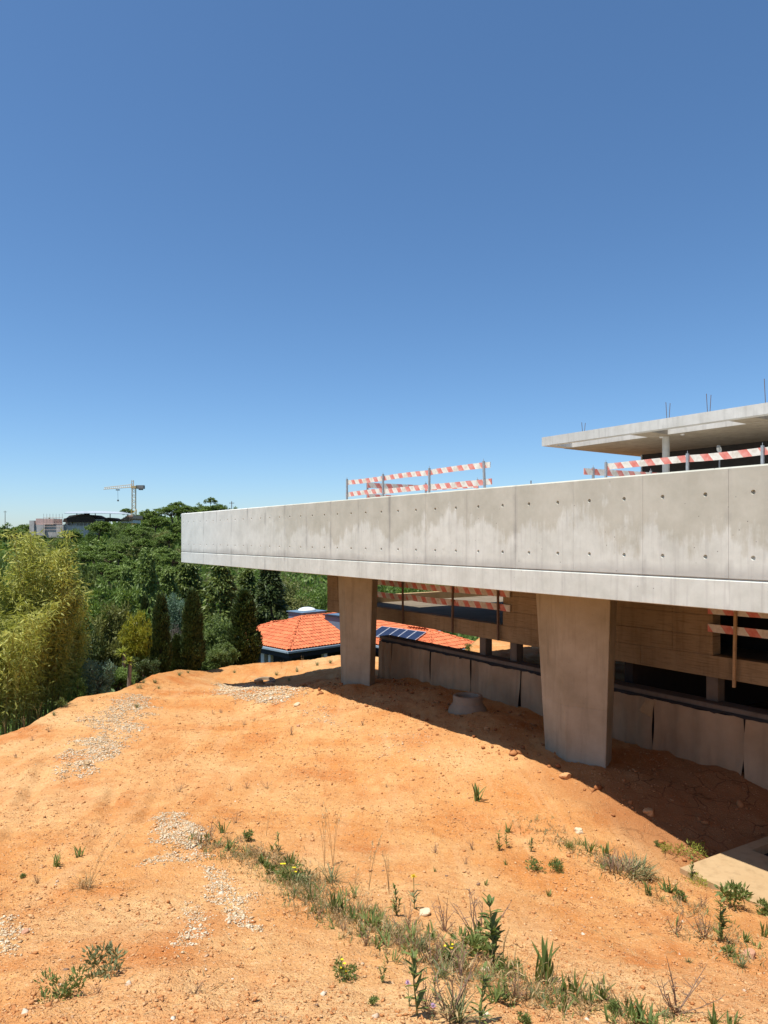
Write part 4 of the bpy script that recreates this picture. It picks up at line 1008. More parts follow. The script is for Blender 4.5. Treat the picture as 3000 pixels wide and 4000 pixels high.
def yucca(px, py, hpx, Y, label):
    X = (px-1500)/FP*Y; z0 = W(px, py, Y).z; h = hpx/FP*Y; g = gz(X,Y); root = thing('yucca', (X,Y,g), label, 'yucca')
    rg = np.random.default_rng(int(px)); m = MB(); m.path([(X,Y,g-0.2),(X+0.05,Y,z0)],[0.07,0.05],7); m.build('trunk', M['palebark'], root)
    m = MB()
    for i in range(46):
        a = rg.random()*6.28; el = rg.uniform(-0.5,1.3); d = Vector((math.cos(a)*math.cos(el), math.sin(a)*math.cos(el), math.sin(el))); s = d.cross(Vector((0,0,1))).normalized()*0.025
        L_ = h*rg.uniform(0.7,1.0); p0 = Vector((X,Y,z0)); p1 = p0+d*L_*0.6; p2 = p0+d*L_+Vector((0,0,-0.12*L_))
        m.raw([p0-s*0.6,p0+s*0.6,p1+s,p1-s,p2],[(0,1,2,3),(3,2,4)])
    m.build('rosette', M['lime'], root)
yucca(478, 2552, 42, 22.5, 'pale yucca rosette above the darker shrubs'); yucca(502, 2588, 36, 21.5, 'lower lime green yucca beside the first cypress')

MARK = [('the manhole slab',2850,3440),('the near column',2300,3000),('the far column',1400,2680),('the large gravel patch',430,2870),('the far gravel heap',1000,2700),('the manhole cone',1815,2790),('the dry grass tuft',331,3476),
 ('the weed row\'s gravel start',720,3260),('the bottom left green weed',239,3881),('the tallest leafy weed',1930,3700),('the lilac thistles',1640,3900),('the large weed mat',2440,3400),('the reddish rock',2925,3740),('the lone upright weed',1862,3120),('the yellow flowers',1140,3430),('the dense green bush',1843,3720),
 ('the tiled house',1150,2600),('the bottom right weed row',2380,3930),('the leafy weed pair',1965,3310),('the curved gravel band',920,3500),('the bamboo',100,2800),('the shadow tip',880,2670),('the big upright weed',1307,3560),('the sandy bank beyond the gap',1950,2530)]
HMARK = [('the tower crane',523,2000),('the half built villa',310,2040),('the far end of the beam',710,2100),('the tallest bamboo',178,2050),('the widest pale pine',510,2200),('the pink tiled roof',475,2020),('the sparse skyline tree',823,1945),('the golden tree',528,2385),('the left photo edge',0,2060),('the umbrella pine with open trunk',611,2036),('the pine below the villa',392,2057)]
USED = set()
def auto_label(phrase, px, py, marks):
    c = []
    for nm_, x_, y_ in marks:
        dx, dy = px-x_, py-y_; d_ = math.hypot(dx, dy)
        side = ('right of' if dx > 0 else 'left of') if abs(dx) > abs(dy) else ('below' if dy > 0 else 'above')
        c.append((d_, side, nm_, dx, dy))
    c.sort()
    for pre in ('', 'just ', 'well '):
        for d_, side, nm_, dx, dy in c[:3]:
            far = 'close' if d_ < 130 else 'some way' if d_ < 330 else 'far'
            for form in (f'{phrase} {far} {side} {nm_}', f'{phrase} {far} ' + ('upper ' if dy < 0 else 'lower ') + ('right' if dx > 0 else 'left') + f' of {nm_}'):
                if form not in USED: USED.add(form); return form
    return phrase + ' among others'
# ---- far hillside
hill = [(392,2032,132,165),(611,2012,132,168),(278,2068,90,160),(370,2098,185,135),(659,2082,118,140),(645,2130,130,122),(674,2156,108,112),(510,2172,195,110),(466,2118,110,128),
 (698,1956,92,215),(669,1974,120,205),(775,1960,110,210),(855,1966,90,200),(582,1986,110,208),(495,1984,64,235),(560,1998,80,215),(632,1982,80,212),(730,1972,90,206),(815,1974,90,200),
 (30,2038,150,190),(110,2044,110,200),(190,2022,60,250),(60,2056,120,170),(320,2110,120,150),(560,2100,110,138),(610,2160,120,116),(430,2150,130,118),(720,2040,120,170),(760,2010,120,180),(840,2000,120,178),(560,2054,100,160),(690,2030,100,175),(510,2060,80,165),(250,2100,100,140),(330,2150,130,112),
 (910,1975,110,190),(620,2205,150,92),(540,2225,150,86),(470,2215,140,90),(700,2200,130,95),(400,2195,140,96)]
tags_ = {0:'broad umbrella pine directly below the half built villa',1:'umbrella pine with open trunk right of the crane foot',7:'widest pale green umbrella pine in the middle of the valley side',9:'flat topped pine on the skyline right of the crane',3:'wide dark umbrella pine left of the valley side below the villa',6:'umbrella pine touching the far end of the beam',19:'dark pine on the skyline at the left photo edge'}
for i, (px, py, w_, Y) in enumerate(hill):
    lb = tags_.get(i) or auto_label(('large' if w_ > 115 else 'small')+' umbrella pine', px, py, HMARK)
    tree('umbrella_pine','pine', i % 4, 'pine2' if i in (7,5,28,29) or i % 5 == 3 else 'pine', px, py, w_, Y, lb, 'umbrella pines on the far hillside')
for i, (px, py, w_, Y) in enumerate([(520,2050,120,172),(570,2070,120,160),(545,2095,110,148),(600,2105,110,140),(470,2085,90,150),(640,2064,110,155),(300,2060,70,172),(460,2050,60,180),(230,2090,90,150),(720,2100,120,140),(580,2135,100,125),(700,2130,110,125),(360,2065,60,170),(480,2030,40,200)]):
    tree('hill_tree','broad', i % 3, ('broad','willow','olive')[i % 3], px, py, w_, Y, auto_label(('round green','pale green','olive green')[i % 3]+' leafy tree', px, py, HMARK), 'leafy trees on the far hillside')
T('sparse_tree','pine',1,'willow',823,1940,60,212,'thin sparse tree standing above the skyline right of the crane')
# low growth over the slopes
rg = np.random.default_rng(5); n = 90000
X_ = rg.uniform(-1,1,n); Y_ = 18+rg.random(n)**1.4*230; X_ = X_*0.62*Y_+ -0.06*Y_
k_ = (crest_dist(X_, Y_) > 0.25+2.6*(X_ > -9)) & ~((X_ > -14) & (X_ < 10) & (Y_ > 34) & (Y_ < 52)); X_ = X_[k_]; Y_ = Y_[k_]
sc_ = 0.035+0.0030*Y_; Z_ = EZ-ground_h(X_, Y_, False)+rg.random(len(X_))*sc_*2.2
V, Fq = leaf_quads(np.stack([X_,Y_,Z_],1), 1.0, 0.5, rg, np.array([[0,0,0.8]])*np.ones((len(X_),1)), 0.9)
V = V.reshape(-1,4,3); V = V[:,:1]+(V-V[:,:1])*sc_[:,None,None]*2.2
tag(add('undergrowth', mesh_np('undergrowth', V.reshape(-1,3), Fq, M['broad'])), 'low green undergrowth covering the valley sides', None, None, 'stuff')

# ------------------------------------------------------------------ stones, gravel, clods, straw
ICO = None
def ico():
    t = (1+5**0.5)/2
    v = np.array([(-1,t,0),(1,t,0),(-1,-t,0),(1,-t,0),(0,-1,t),(0,1,t),(0,-1,-t),(0,1,-t),(t,0,-1),(t,0,1),(-t,0,-1),(-t,0,1)], float); v /= np.linalg.norm(v[0])
    f = np.array([(0,11,5),(0,5,1),(0,1,7),(0,7,10),(0,10,11),(1,5,9),(5,11,4),(11,10,2),(10,7,6),(7,1,8),(3,9,4),(3,4,2),(3,2,6),(3,6,8),(3,8,9),(4,9,5),(2,4,11),(6,2,10),(8,6,7),(9,8,1)])
    return v, f
IV, IF = ico()
OV = np.array([(1,0,0),(0,1,0),(-1,0,0),(0,-1,0),(0,0,1),(0,0,-1)], float); OF = np.array([(0,1,4),(1,2,4),(2,3,4),(3,0,4),(1,0,5),(2,1,5),(3,2,5),(0,3,5)])
def stones(name, X, Y, size, rg, mat, flat=0.55, base=(OV, OF), sink=0.25):
    n = len(X); bv, bf = base; k = len(bv)
    sc = size[:,None]*rg.uniform(0.6,1.4,(n,3)); sc[:,2] *= flat
    V = bv[None]*(1+0.25*rg.normal(size=(n,k,1)))*sc[:,None,:]
    a = rg.random(n)*6.283; ca, sa = np.cos(a)[:,None], np.sin(a)[:,None]
    ti = rg.normal(0,0.35,n)[:,None]; z = V[:,:,2]*np.cos(ti)+V[:,:,0]*np.sin(ti); x0 = V[:,:,0]*np.cos(ti)-V[:,:,2]*np.sin(ti)
    x = x0*ca-V[:,:,1]*sa; y = x0*sa+V[:,:,1]*ca
    Z = EZ-ground_h(X, Y)
    out = np.stack([x+X[:,None], y+Y[:,None], z+(Z+sc[:,2]*(1-2*sink))[:,None]], -1)
    Fq = (bf[None]+(np.arange(n)*k)[:,None,None]).reshape(-1,3)
    return mesh_np(name, out.reshape(-1,3), Fq, mat)
def poly_world(pp): return np.array([hit(*p_) for p_ in pp])
def in_poly(P, x, y):
    ins = np.zeros(len(x), bool); n = len(P)
    for i in range(n):
        x0,y0 = P[i]; x1,y1 = P[(i+1)%n]; c = ((y0 > y) != (y1 > y)) & (x < (x1-x0)*(y-y0)/(y1-y0+1e-12)+x0); ins ^= c
    return ins
def scatter_poly(pp, dens, rg, soft):
    P = poly_world(pp); lo, hi = P.min(0)-soft*2, P.max(0)+soft*2; n = int(1.35*dens*(hi-lo).prod())
    x = rg.uniform(lo[0],hi[0],n); y = rg.uniform(lo[1],hi[1],n)
    xj = x+soft*1.2*fbm(x*2.5,y*2.5,3)+rg.normal(0,soft*0.45,n)*rg.random(n)**2; yj = y+soft*1.2*fbm(x*2.5+30,y*2.5,3)+rg.normal(0,soft*0.7,n)*rg.random(n)**3
    k = in_poly(P, xj, yj) & (rg.random(n) < 0.55+0.9*fbm(x*1.3+7,y*1.3,3)+0.3); return x[k], y[k]
gpoly = [
 ([(488,2712),(597,2728),(545,2825),(515,2880),(353,3015),(260,3032),(336,2880),(380,2793),(434,2744)], 2300, 0.0115, 0.5, 'large pale gravel patch at the left by the edge of the plot'),
 ([(850,2672),(990,2664),(1186,2702),(1120,2745),(960,2735),(870,2715)], 1100, 0.017, 0.4, 'pale gravel heap beside the far end of the beam shadow'),
 ([(656,3165),(760,3205),(775,3300),(700,3320),(597,3285),(620,3220)], 5200, 0.0085, 0.2, 'pale gravel patch where the row of weeds begins'),
 ([(505,3393),(640,3340),(810,3322),(840,3350),(760,3372),(600,3378)], 3600, 0.008, 0.2, 'thin tongue of gravel trailing left from the row of weeds'),
 ([(770,3390),(870,3400),(1040,3600),(1030,3640),(960,3640),(860,3540),(800,3460)], 4200, 0.0085, 0.2, 'curved band of gravel left of the weed row'),
 ([(690,3540),(760,3520),(800,3650),(820,3710),(720,3720),(690,3640)], 2600, 0.008, 0.22, 'grey gravel strip in the left foreground'),
 ([(-30,3580),(30,3590),(70,3700),(20,3740),(-30,3730)], 3600, 0.008, 0.18, 'small gravel patch at the left photo edge'),
 ([(1180,2735),(1260,2780),(1370,2830),(1320,2850),(1200,2800)], 420, 0.012, 0.4, 'sparse gravel trail running from the far gravel heap'),
 ([(1400,2830),(1640,2900),(1700,2960),(1560,2960),(1420,2890)], 240, 0.010, 0.6, 'thin scatter of gravel on the open earth in mid distance')]
rg = np.random.default_rng(21)
for pp, dens, sz, soft, lb in gpoly:
    x, y = scatter_poly(pp, dens, rg, soft)
    me = stones('gravel', x, y, sz*rg.lognormal(-0.05,0.38,len(x)), rg, M['gravel'], 0.5, sink=0.33)
    tag(add('gravel', me), lb, None, None, 'stuff')
# clods and pebbles of the soil itself, denser near the camera and in the shade of the beam
n = 200000; Yc = 3.0+ (rg.random(n)**1.5)*20; Xc = (rg.random(n)*1.16-0.58)*Yc
kk = (crest_dist(Xc, Yc) < -0.2) & (rg.random(n) < 0.30+1.5*np.clip(fbm(Xc*0.8,Yc*0.8,3)+0.15,0,1))
bb_ = Xc*0.8259+Yc*0.5638-B0; kk &= bb_ < 3.4; 
Lx = (Xc-PL.x)*nA.x+(Yc-PL.y)*nA.y; Ly = (Xc-PL.x)*-dA.x+(Yc-PL.y)*-dA.y; kk &= ~((Lx>-0.05)&(Lx<3)&(Ly>-0.05)&(Ly<2.5))
Xc, Yc = Xc[kk], Yc[kk]
me = stones('soil_clods', Xc, Yc, np.clip(0.0042*rg.lognormal(0,0.55,len(Xc))*(0.75+Yc*0.06),0.002,0.026), rg, M['clod'], 0.5)
tag(add('soil_clods', me), 'crumbs and small stones lying over the orange earth', None, None, 'stuff')
n = 420; a_ = rg.uniform(4, 19, n); b_2 = rg.uniform(0.6, 3.2, n); Xc = -a_*0.5638+(b_2+B0)*0.8259; Yc = a_*0.8259+(b_2+B0)*0.5638
kk = ~(np.hypot(Xc-1.9, Yc-16.1) < 0.5); Xc, Yc = Xc[kk], Yc[kk]
Lx = (Xc-PL.x)*nA.x+(Yc-PL.y)*nA.y; Ly = (Xc-PL.x)*-dA.x+(Yc-PL.y)*-dA.y; kk = ~((Lx>-0.05)&(Lx<3)&(Ly>-0.05)&(Ly<2.5)); Xc, Yc = Xc[kk], Yc[kk]
me = stones('soil_lumps', Xc, Yc, np.clip(0.026*rg.lognormal(0,0.5,len(Xc)),0.010,0.08), rg, M['lump'], 0.65, (IV, IF))
tag(add('soil_lumps', me), 'loose lumps of soil in the shade under the beam', None, None, 'stuff')
n = 700; Yc = 3.3+(rg.random(n)**1.3)*18; Xc = (rg.random(n)*1.1-0.55)*Yc; kk = (crest_dist(Xc, Yc) < -0.3) & (Xc*0.8259+Yc*0.5638-B0 < 0.8) & (rg.random(n) < 0.25+1.2*np.clip(fbm(Xc*0.6+3,Yc*0.6,3)+0.1,0,1))
Lx = (Xc-PL.x)*nA.x+(Yc-PL.y)*nA.y; Ly = (Xc-PL.x)*-dA.x+(Yc-PL.y)*-dA.y; kk &= ~((Lx>-0.05)&(Lx<3)&(Ly>-0.05)&(Ly<2.5)); Xc, Yc = Xc[kk], Yc[kk]
tag(add('scattered_stones', stones('scattered_stones', Xc, Yc, np.clip(0.009*rg.lognormal(0,0.45,len(Xc)),0.005,0.022), rg, M['mixed'], 0.6, (IV, IF), 0.35)), 'stray stones of mixed size over the open earth', None, None, 'stuff')
def rock(px, py, wpx, label, mat='rockr', name='rock'):
    P_ = hit(px, py); Y = P_[1]; r_ = wpx/2/FP*Y; rgk = np.random.default_rng(int(px+py)); bm = bmesh.new(); bmesh.ops.create_icosphere(bm, subdivisions=3, radius=1)
    ph = rgk.random(6)*6
    for v in bm.verts:
        c = v.co; k_ = 1+0.22*math.sin(c.x*2.3+ph[0])*math.sin(c.y*2.1+ph[1])+0.16*math.sin(c.z*3.7+ph[2]+c.x*2)+0.07*math.sin(c.x*9+ph[3])*math.sin(c.y*8+ph[4])
        v.co = Vector((max(-0.85,min(0.85,c.x*k_))*1.05, c.y*k_*0.85, max(-0.6,min(0.62,c.z*k_*0.75))))
    me = bpy.data.meshes.new(name); bm.to_mesh(me); bm.free(); me.materials.append(M[mat])
    g = gz(P_[0],P_[1]); o = add(name, me, None, Matrix.Translation((P_[0],P_[1],g+r_*0.28)) @ Matrix.Rotation(rgk.random()*6,4,'Z') @ Matrix.Diagonal((r_,r_,r_,1)))
    tag(o, label, 'rock', 'loose rocks on the earth')
rock(2925,3745,58,'reddish rock among weeds near the right edge'); rock(2207,3035,46,'lump of clay at the foot of the near column','clod','clay_lump')
rock(2533,3185,42,'lump of clay at the shadow edge right of the near column','clod','clay_lump'); rock(1010,2672,38,'orange stone beside the half buried manhole ring','clod'); rock(1050,2682,36,'flat stone in front of the half buried manhole ring','clod')
rock(1900,2850,26,'stone lying right of the manhole cone','clod'); rock(1165,2838,14,'dark small stone on the open earth below the gravel heap'); rock(1160,2755,24,'pale stone at the end of the gravel heap','gravel')
rock(1660,3575,46,'pale stone inside the weed row','gravel'); rock(1895,3790,34,'white stone under the tall leafy weed','gravel'); rock(1900,3975,30,'pale stone at the bottom of the weed row','gravel'); rock(2260,3250,36,'grey stone beside the upper right weeds','gravel')
rock(302,2715,26,'clod of earth on the rim before the blue shrub','clod','clay_lump'); rock(98,3640,30,'grey brown stone in the left foreground'); rock(672,3692,16,'white pebble in the left foreground','gravel')

# ------------------------------------------------------------------ weeds
def blade(m, p, az, L_, w, lean, curl, seg=4, r=rnd):
    d = Vector((math.cos(az), math.sin(az), 0)); s = Vector((-math.sin(az), math.cos(az), 0)); q = Vector(p); an = lean; rows = []
    for i in range(seg+1):
        u = i/seg; wd = w*(0.35+0.65*math.sin(math.pi*min(1,u*0.95+0.05)**0.8))*(1 if u < 1 else 0.08)
        rows.append((q - s*wd/2, q + d*wd*0.12*0 + Vector((0,0,0)), q + s*wd/2)); an += curl/seg
        q = q + (d*math.sin(an)+Vector((0,0,1))*math.cos(an))*(L_/seg)
    vs_ = []; fs = []
    for i, (a, b, c) in enumerate(rows): vs_ += [a + Vector((0,0,w*0.16)), b, c + Vector((0,0,w*0.16))]
    for i in range(seg): fs += [(3*i,3*i+1,3*i+4,3*i+3),(3*i+1,3*i+2,3*i+5,3*i+4)]
    m.raw(vs_, fs)
def raw_build(m, name, mat, parent, Mx):
    me = bpy.data.meshes.new(name); me.from_pydata([tuple(v) for v in m.v], [], m.f); me.materials.append(M[mat]); return add(name, me, parent, Mx)
def weed(kind, px, py, hpx, label=None, wpx=None, mat=None, seed=None):
    P_ = hit(px, py); Y = P_[1]; h = hpx/FP*Y; w = (wpx or hpx*0.8)/FP*Y; r = random.Random(seed or int(px*7+py)); g = gz(P_[0], P_[1])-0.01
    Mx = Matrix.Translation((P_[0], P_[1], g)); U = r.uniform
    nm, cat, dl = {'erect':('broad_leaf_weed','weed','fresh green weed with upright broad leaves on the orange earth'),'stem':('leafy_stem_weed','weed','green weed with a leafy upright stem on the orange earth'),
      'bush':('bushy_weed','weed','low bushy green weed on the orange earth'),'dry':('dry_weed','weed','small dry brown weed on the orange earth'),'grass':('grass_tuft','grass','tuft of grass on the orange earth'),
      'stalk':('grass_stalk','grass','tall thin dry grass stalk on the orange earth'),'mat':('weed_mat','weed','mat of mixed dry and green weeds'),'flower':('flowering_weed','weed','weed with small yellow flowers on the orange earth'),'thistle':('thistle','weed','thistle with a lilac flower'),'yellowhead':('yellow_head_weed','weed','weed with a pale yellow head')}[kind]
    sz_ = 'tiny' if hpx < 30 else 'small' if hpx < 60 else 'mid sized' if hpx < 100 else 'tall'
    ph_ = {'erect':'upright broad leaf weed','stem':'leafy stem weed','bush':'bushy weed','dry':'dry brown weed','grass':'grass tuft','stalk':'thin dry grass stalk','mat':'weed mat','flower':'yellow flowered weed','thistle':'thistle','yellowhead':'weed'}[kind]
    root = thing(nm, (P_[0], P_[1], g), label or auto_label(sz_+' '+ph_, px, py, MARK), cat, None if label else {'dry':'dry weeds scattered on the earth'}.get(kind, 'green weeds scattered on the earth'))
    m = MB()
    if kind == 'erect':
        n = r.randint(10, 17)
        for i in range(n): blade(m, (U(-1,1)*h*0.16, U(-1,1)*h*0.16, 0), U(0,6.28), h*U(0.4,1.05), h*U(0.075,0.12), U(0.02,0.55), U(-0.15,0.6), 5, r)
        raw_build(m, 'leaves', mat or 'weed', root, Mx)
    elif kind == 'stem':
        st = MB(); ns = r.randint(1, 3)
        for s_i in range(ns):
            az = U(0,6.28); hh = h*(1 if s_i == 0 else U(0.4,0.75)); le = U(0.0,0.18)+0.2*(s_i>0); tip = Vector((math.cos(az)*math.sin(le), math.sin(az)*math.sin(le), math.cos(le)))*hh
            st.path([(0,0,0), tip*0.5+Vector((U(-1,1),U(-1,1),0))*hh*0.02, tip], [h*0.014, h*0.011, h*0.005], 5)
            for i in range(r.randint(22, 34)):
                u = U(0.1,1.0); blade(m, tip*u, U(0,6.28), hh*U(0.18,0.32)*(1.1-u*0.5), hh*U(0.042,0.07), U(0.5,1.1), U(0.1,0.6), 3, r)
        st.build('stem', M['gstem'], root, Mx); raw_build(m, 'leaves', mat or 'weed', root, Mx)
    elif kind in ('bush', 'flower'):
        rgk = np.random.default_rng(r.randint(0, 10**6)); st = MB(); n = 8
        for i in range(n):
            az = U(0,6.28); q = Vector((math.cos(az)*w*0.4*U(0.3,1), math.sin(az)*w*0.4*U(0.3,1), h*U(0.5,0.9))); st.path([(0,0,0), q*0.5+Vector((0,0,h*0.06)), q], [h*0.012, h*0.009, h*0.004], 4)
        k = 14; c = np.array([[math.cos(t)*w*0.42*q_, math.sin(t)*w*0.42*q_, h*(0.12+0.62*z_)] for t, q_, z_ in [(U(0,6.28), math.sqrt(r.random()), U(0,1)) for _ in range(k)]])
        Pp, dd = clumps(c, 0.16*w+0.0*c[:,0], 22, 0.7, rgk); Pp[:,2] = np.maximum(Pp[:,2], 0.01)
        V, Fq = leaf_quads(Pp, max(0.24*h, 0.014), 0.30, rgk, dd*0.7+np.array([0,0,0.5]), 0.6)
        st.build('stems', M['gstem'], root, Mx); add('leaves', mesh_np('leaves', V, Fq, M[mat or 'weed']), root, Mx)
        if kind == 'flower':
            for i in range(r.randint(3,5)):
                az = U(0,6.28); q = Vector((math.cos(az)*w*0.45*U(0.2,1), math.sin(az)*w*0.45*U(0.2,1), h*U(0.55,0.95))); f = MB(); rad = 7.5/FP*Y
                for a_i in range(9):
                    t = a_i/9*6.28; blade(f, q, t, rad, rad*0.7, 1.2, 0.2, 2, r)
                raw_build(f, 'flower', 'yflower', root, Mx)
    elif kind == 'dry':
        n = r.randint(6, 11)
        for i in range(n):
            az = U(0,6.28); le = U(0.05,0.9); q = Vector((math.cos(az)*math.sin(le), math.sin(az)*math.sin(le), math.cos(le)))*h*U(0.6,1.05)
            mid = q*0.5+Vector((U(-1,1),U(-1,1),U(-1,1)))*h*0.05; m.path([(0,0,0), mid, q], [h*0.011+0.0008, h*0.008+0.0006, h*0.003+0.0004], 4)
            for j in range(4):
                b_ = mid.lerp(q, U(-0.3,0.9)); e = b_+Vector((U(-1,1),U(-1,1),U(0.1,1)))*h*0.14; m.tube(b_, e, h*0.007+0.0005, h*0.003+0.0003, 3)
        raw_build(m, 'twigs', 'twig', root, Mx)
        lf = MB()
        for i in range(r.randint(8,16)): blade(lf, (U(-1,1)*w*0.25,U(-1,1)*w*0.25,U(0,0.25)*h), U(0,6.28), h*U(0.12,0.25), h*0.04, U(0.5,1.5), U(0,0.8), 2, r)
        raw_build(lf, 'withered_leaves', mat or 'dryl', root, Mx)
    elif kind == 'grass':
        for i in range(r.randint(40, 60)): blade(m, (U(-1,1)*w*0.18,U(-1,1)*w*0.18,0), U(0,6.28), h*U(0.5,1.05), h*0.025+0.0012, U(0.05,0.75), U(0.1,0.9), 4, r)
        raw_build(m, 'blades', mat or 'weedg', root, Mx)
    elif kind == 'stalk':
        lf = MB()
        for i in range(r.randint(2, 4)):
            az = U(0,6.28) if mat is None else 0.3+U(-0.3,0.3); le = U(0.03,0.2) if mat is None else U(0.3,0.7); q = Vector((math.cos(az)*math.sin(le), math.sin(az)*math.sin(le), math.cos(le)))*h*U(0.7,1.0)
            pts = [Vector((0,0,0)), q*0.4, q*0.75+Vector((math.cos(az),math.sin(az),0))*h*0.02, q+Vector((math.cos(az),math.sin(az),-0.2))*h*0.07]; m.path(pts, [0.0022,0.0018,0.0014,0.0008], 4)
            for j in range(12):
                b_ = pts[2].lerp(pts[3], U(-0.5,1)); blade(lf, b_, U(0,6.28), h*0.05, h*0.012, U(1.6,2.8), 0.2, 2, r)
        raw_build(m, 'stems', 'dryl', root, Mx); raw_build(lf, 'seed_heads', 'dryl', root, Mx)
    elif kind == 'mat':
        for i in range(300):
            q = math.sqrt(r.random())*w*0.45; t = U(0,6.28); blade(m, (q*math.cos(t), q*math.sin(t)*0.7, 0), t+U(-1,1), h*U(0.4,1.0), 0.006+h*0.02, U(0.3,1.3), U(0.2,1.0), 3, r)
        raw_build(m, 'dry_blades', 'dryl', root, Mx); m = MB()
        for i in range(170):
            q = math.sqrt(r.random())*w*0.40; t = U(0,6.28); blade(m, (q*math.cos(t), q*math.sin(t)*0.7, 0), t+U(-1,1), h*U(0.4,0.9), 0.008+h*0.02, U(0.1,1.1), U(0.2,0.8), 3, r)
        raw_build(m, 'green_blades', 'weedg', root, Mx); m = MB()
        for i in range(70):
            q = math.sqrt(r.random())*w*0.30; t = U(0,6.28); p0 = Vector((q*math.cos(t)-w*0.12, q*math.sin(t)*0.7, 0)); m.tube(p0, p0+Vector((U(-1,1)*0.4,U(-1,1)*0.4,U(0.5,1)))*h, 0.004, 0.002, 3)
        raw_build(m, 'twigs', 'twig', root, Mx)
    elif kind in ('thistle', 'yellowhead'):
        st = MB(); q = Vector((U(-0.1,0.1)*h, 0, h)); st.path([(0,0,0), q*0.5, q], [h*0.016,h*0.012,h*0.01], 5); st.build('stem', M['gstem'], root, Mx)
        for i in range(14): u = U(0,0.8); blade(m, q*u, U(0,6.28), h*U(0.15,0.3), h*0.05, U(0.6,1.2), 0.3, 3, r)
        raw_build(m, 'leaves', 'weedg', root, Mx); f = MB(); rad = 15/FP*Y
        for i in range(46): blade(f, q, U(0,6.28), rad*U(0.7,1.15), rad*0.16, U(0.0,1.3), 0.2, 2, r)
        raw_build(f, 'flower', 'pflower' if kind == 'thistle' else 'yflower', root, Mx)
    return root
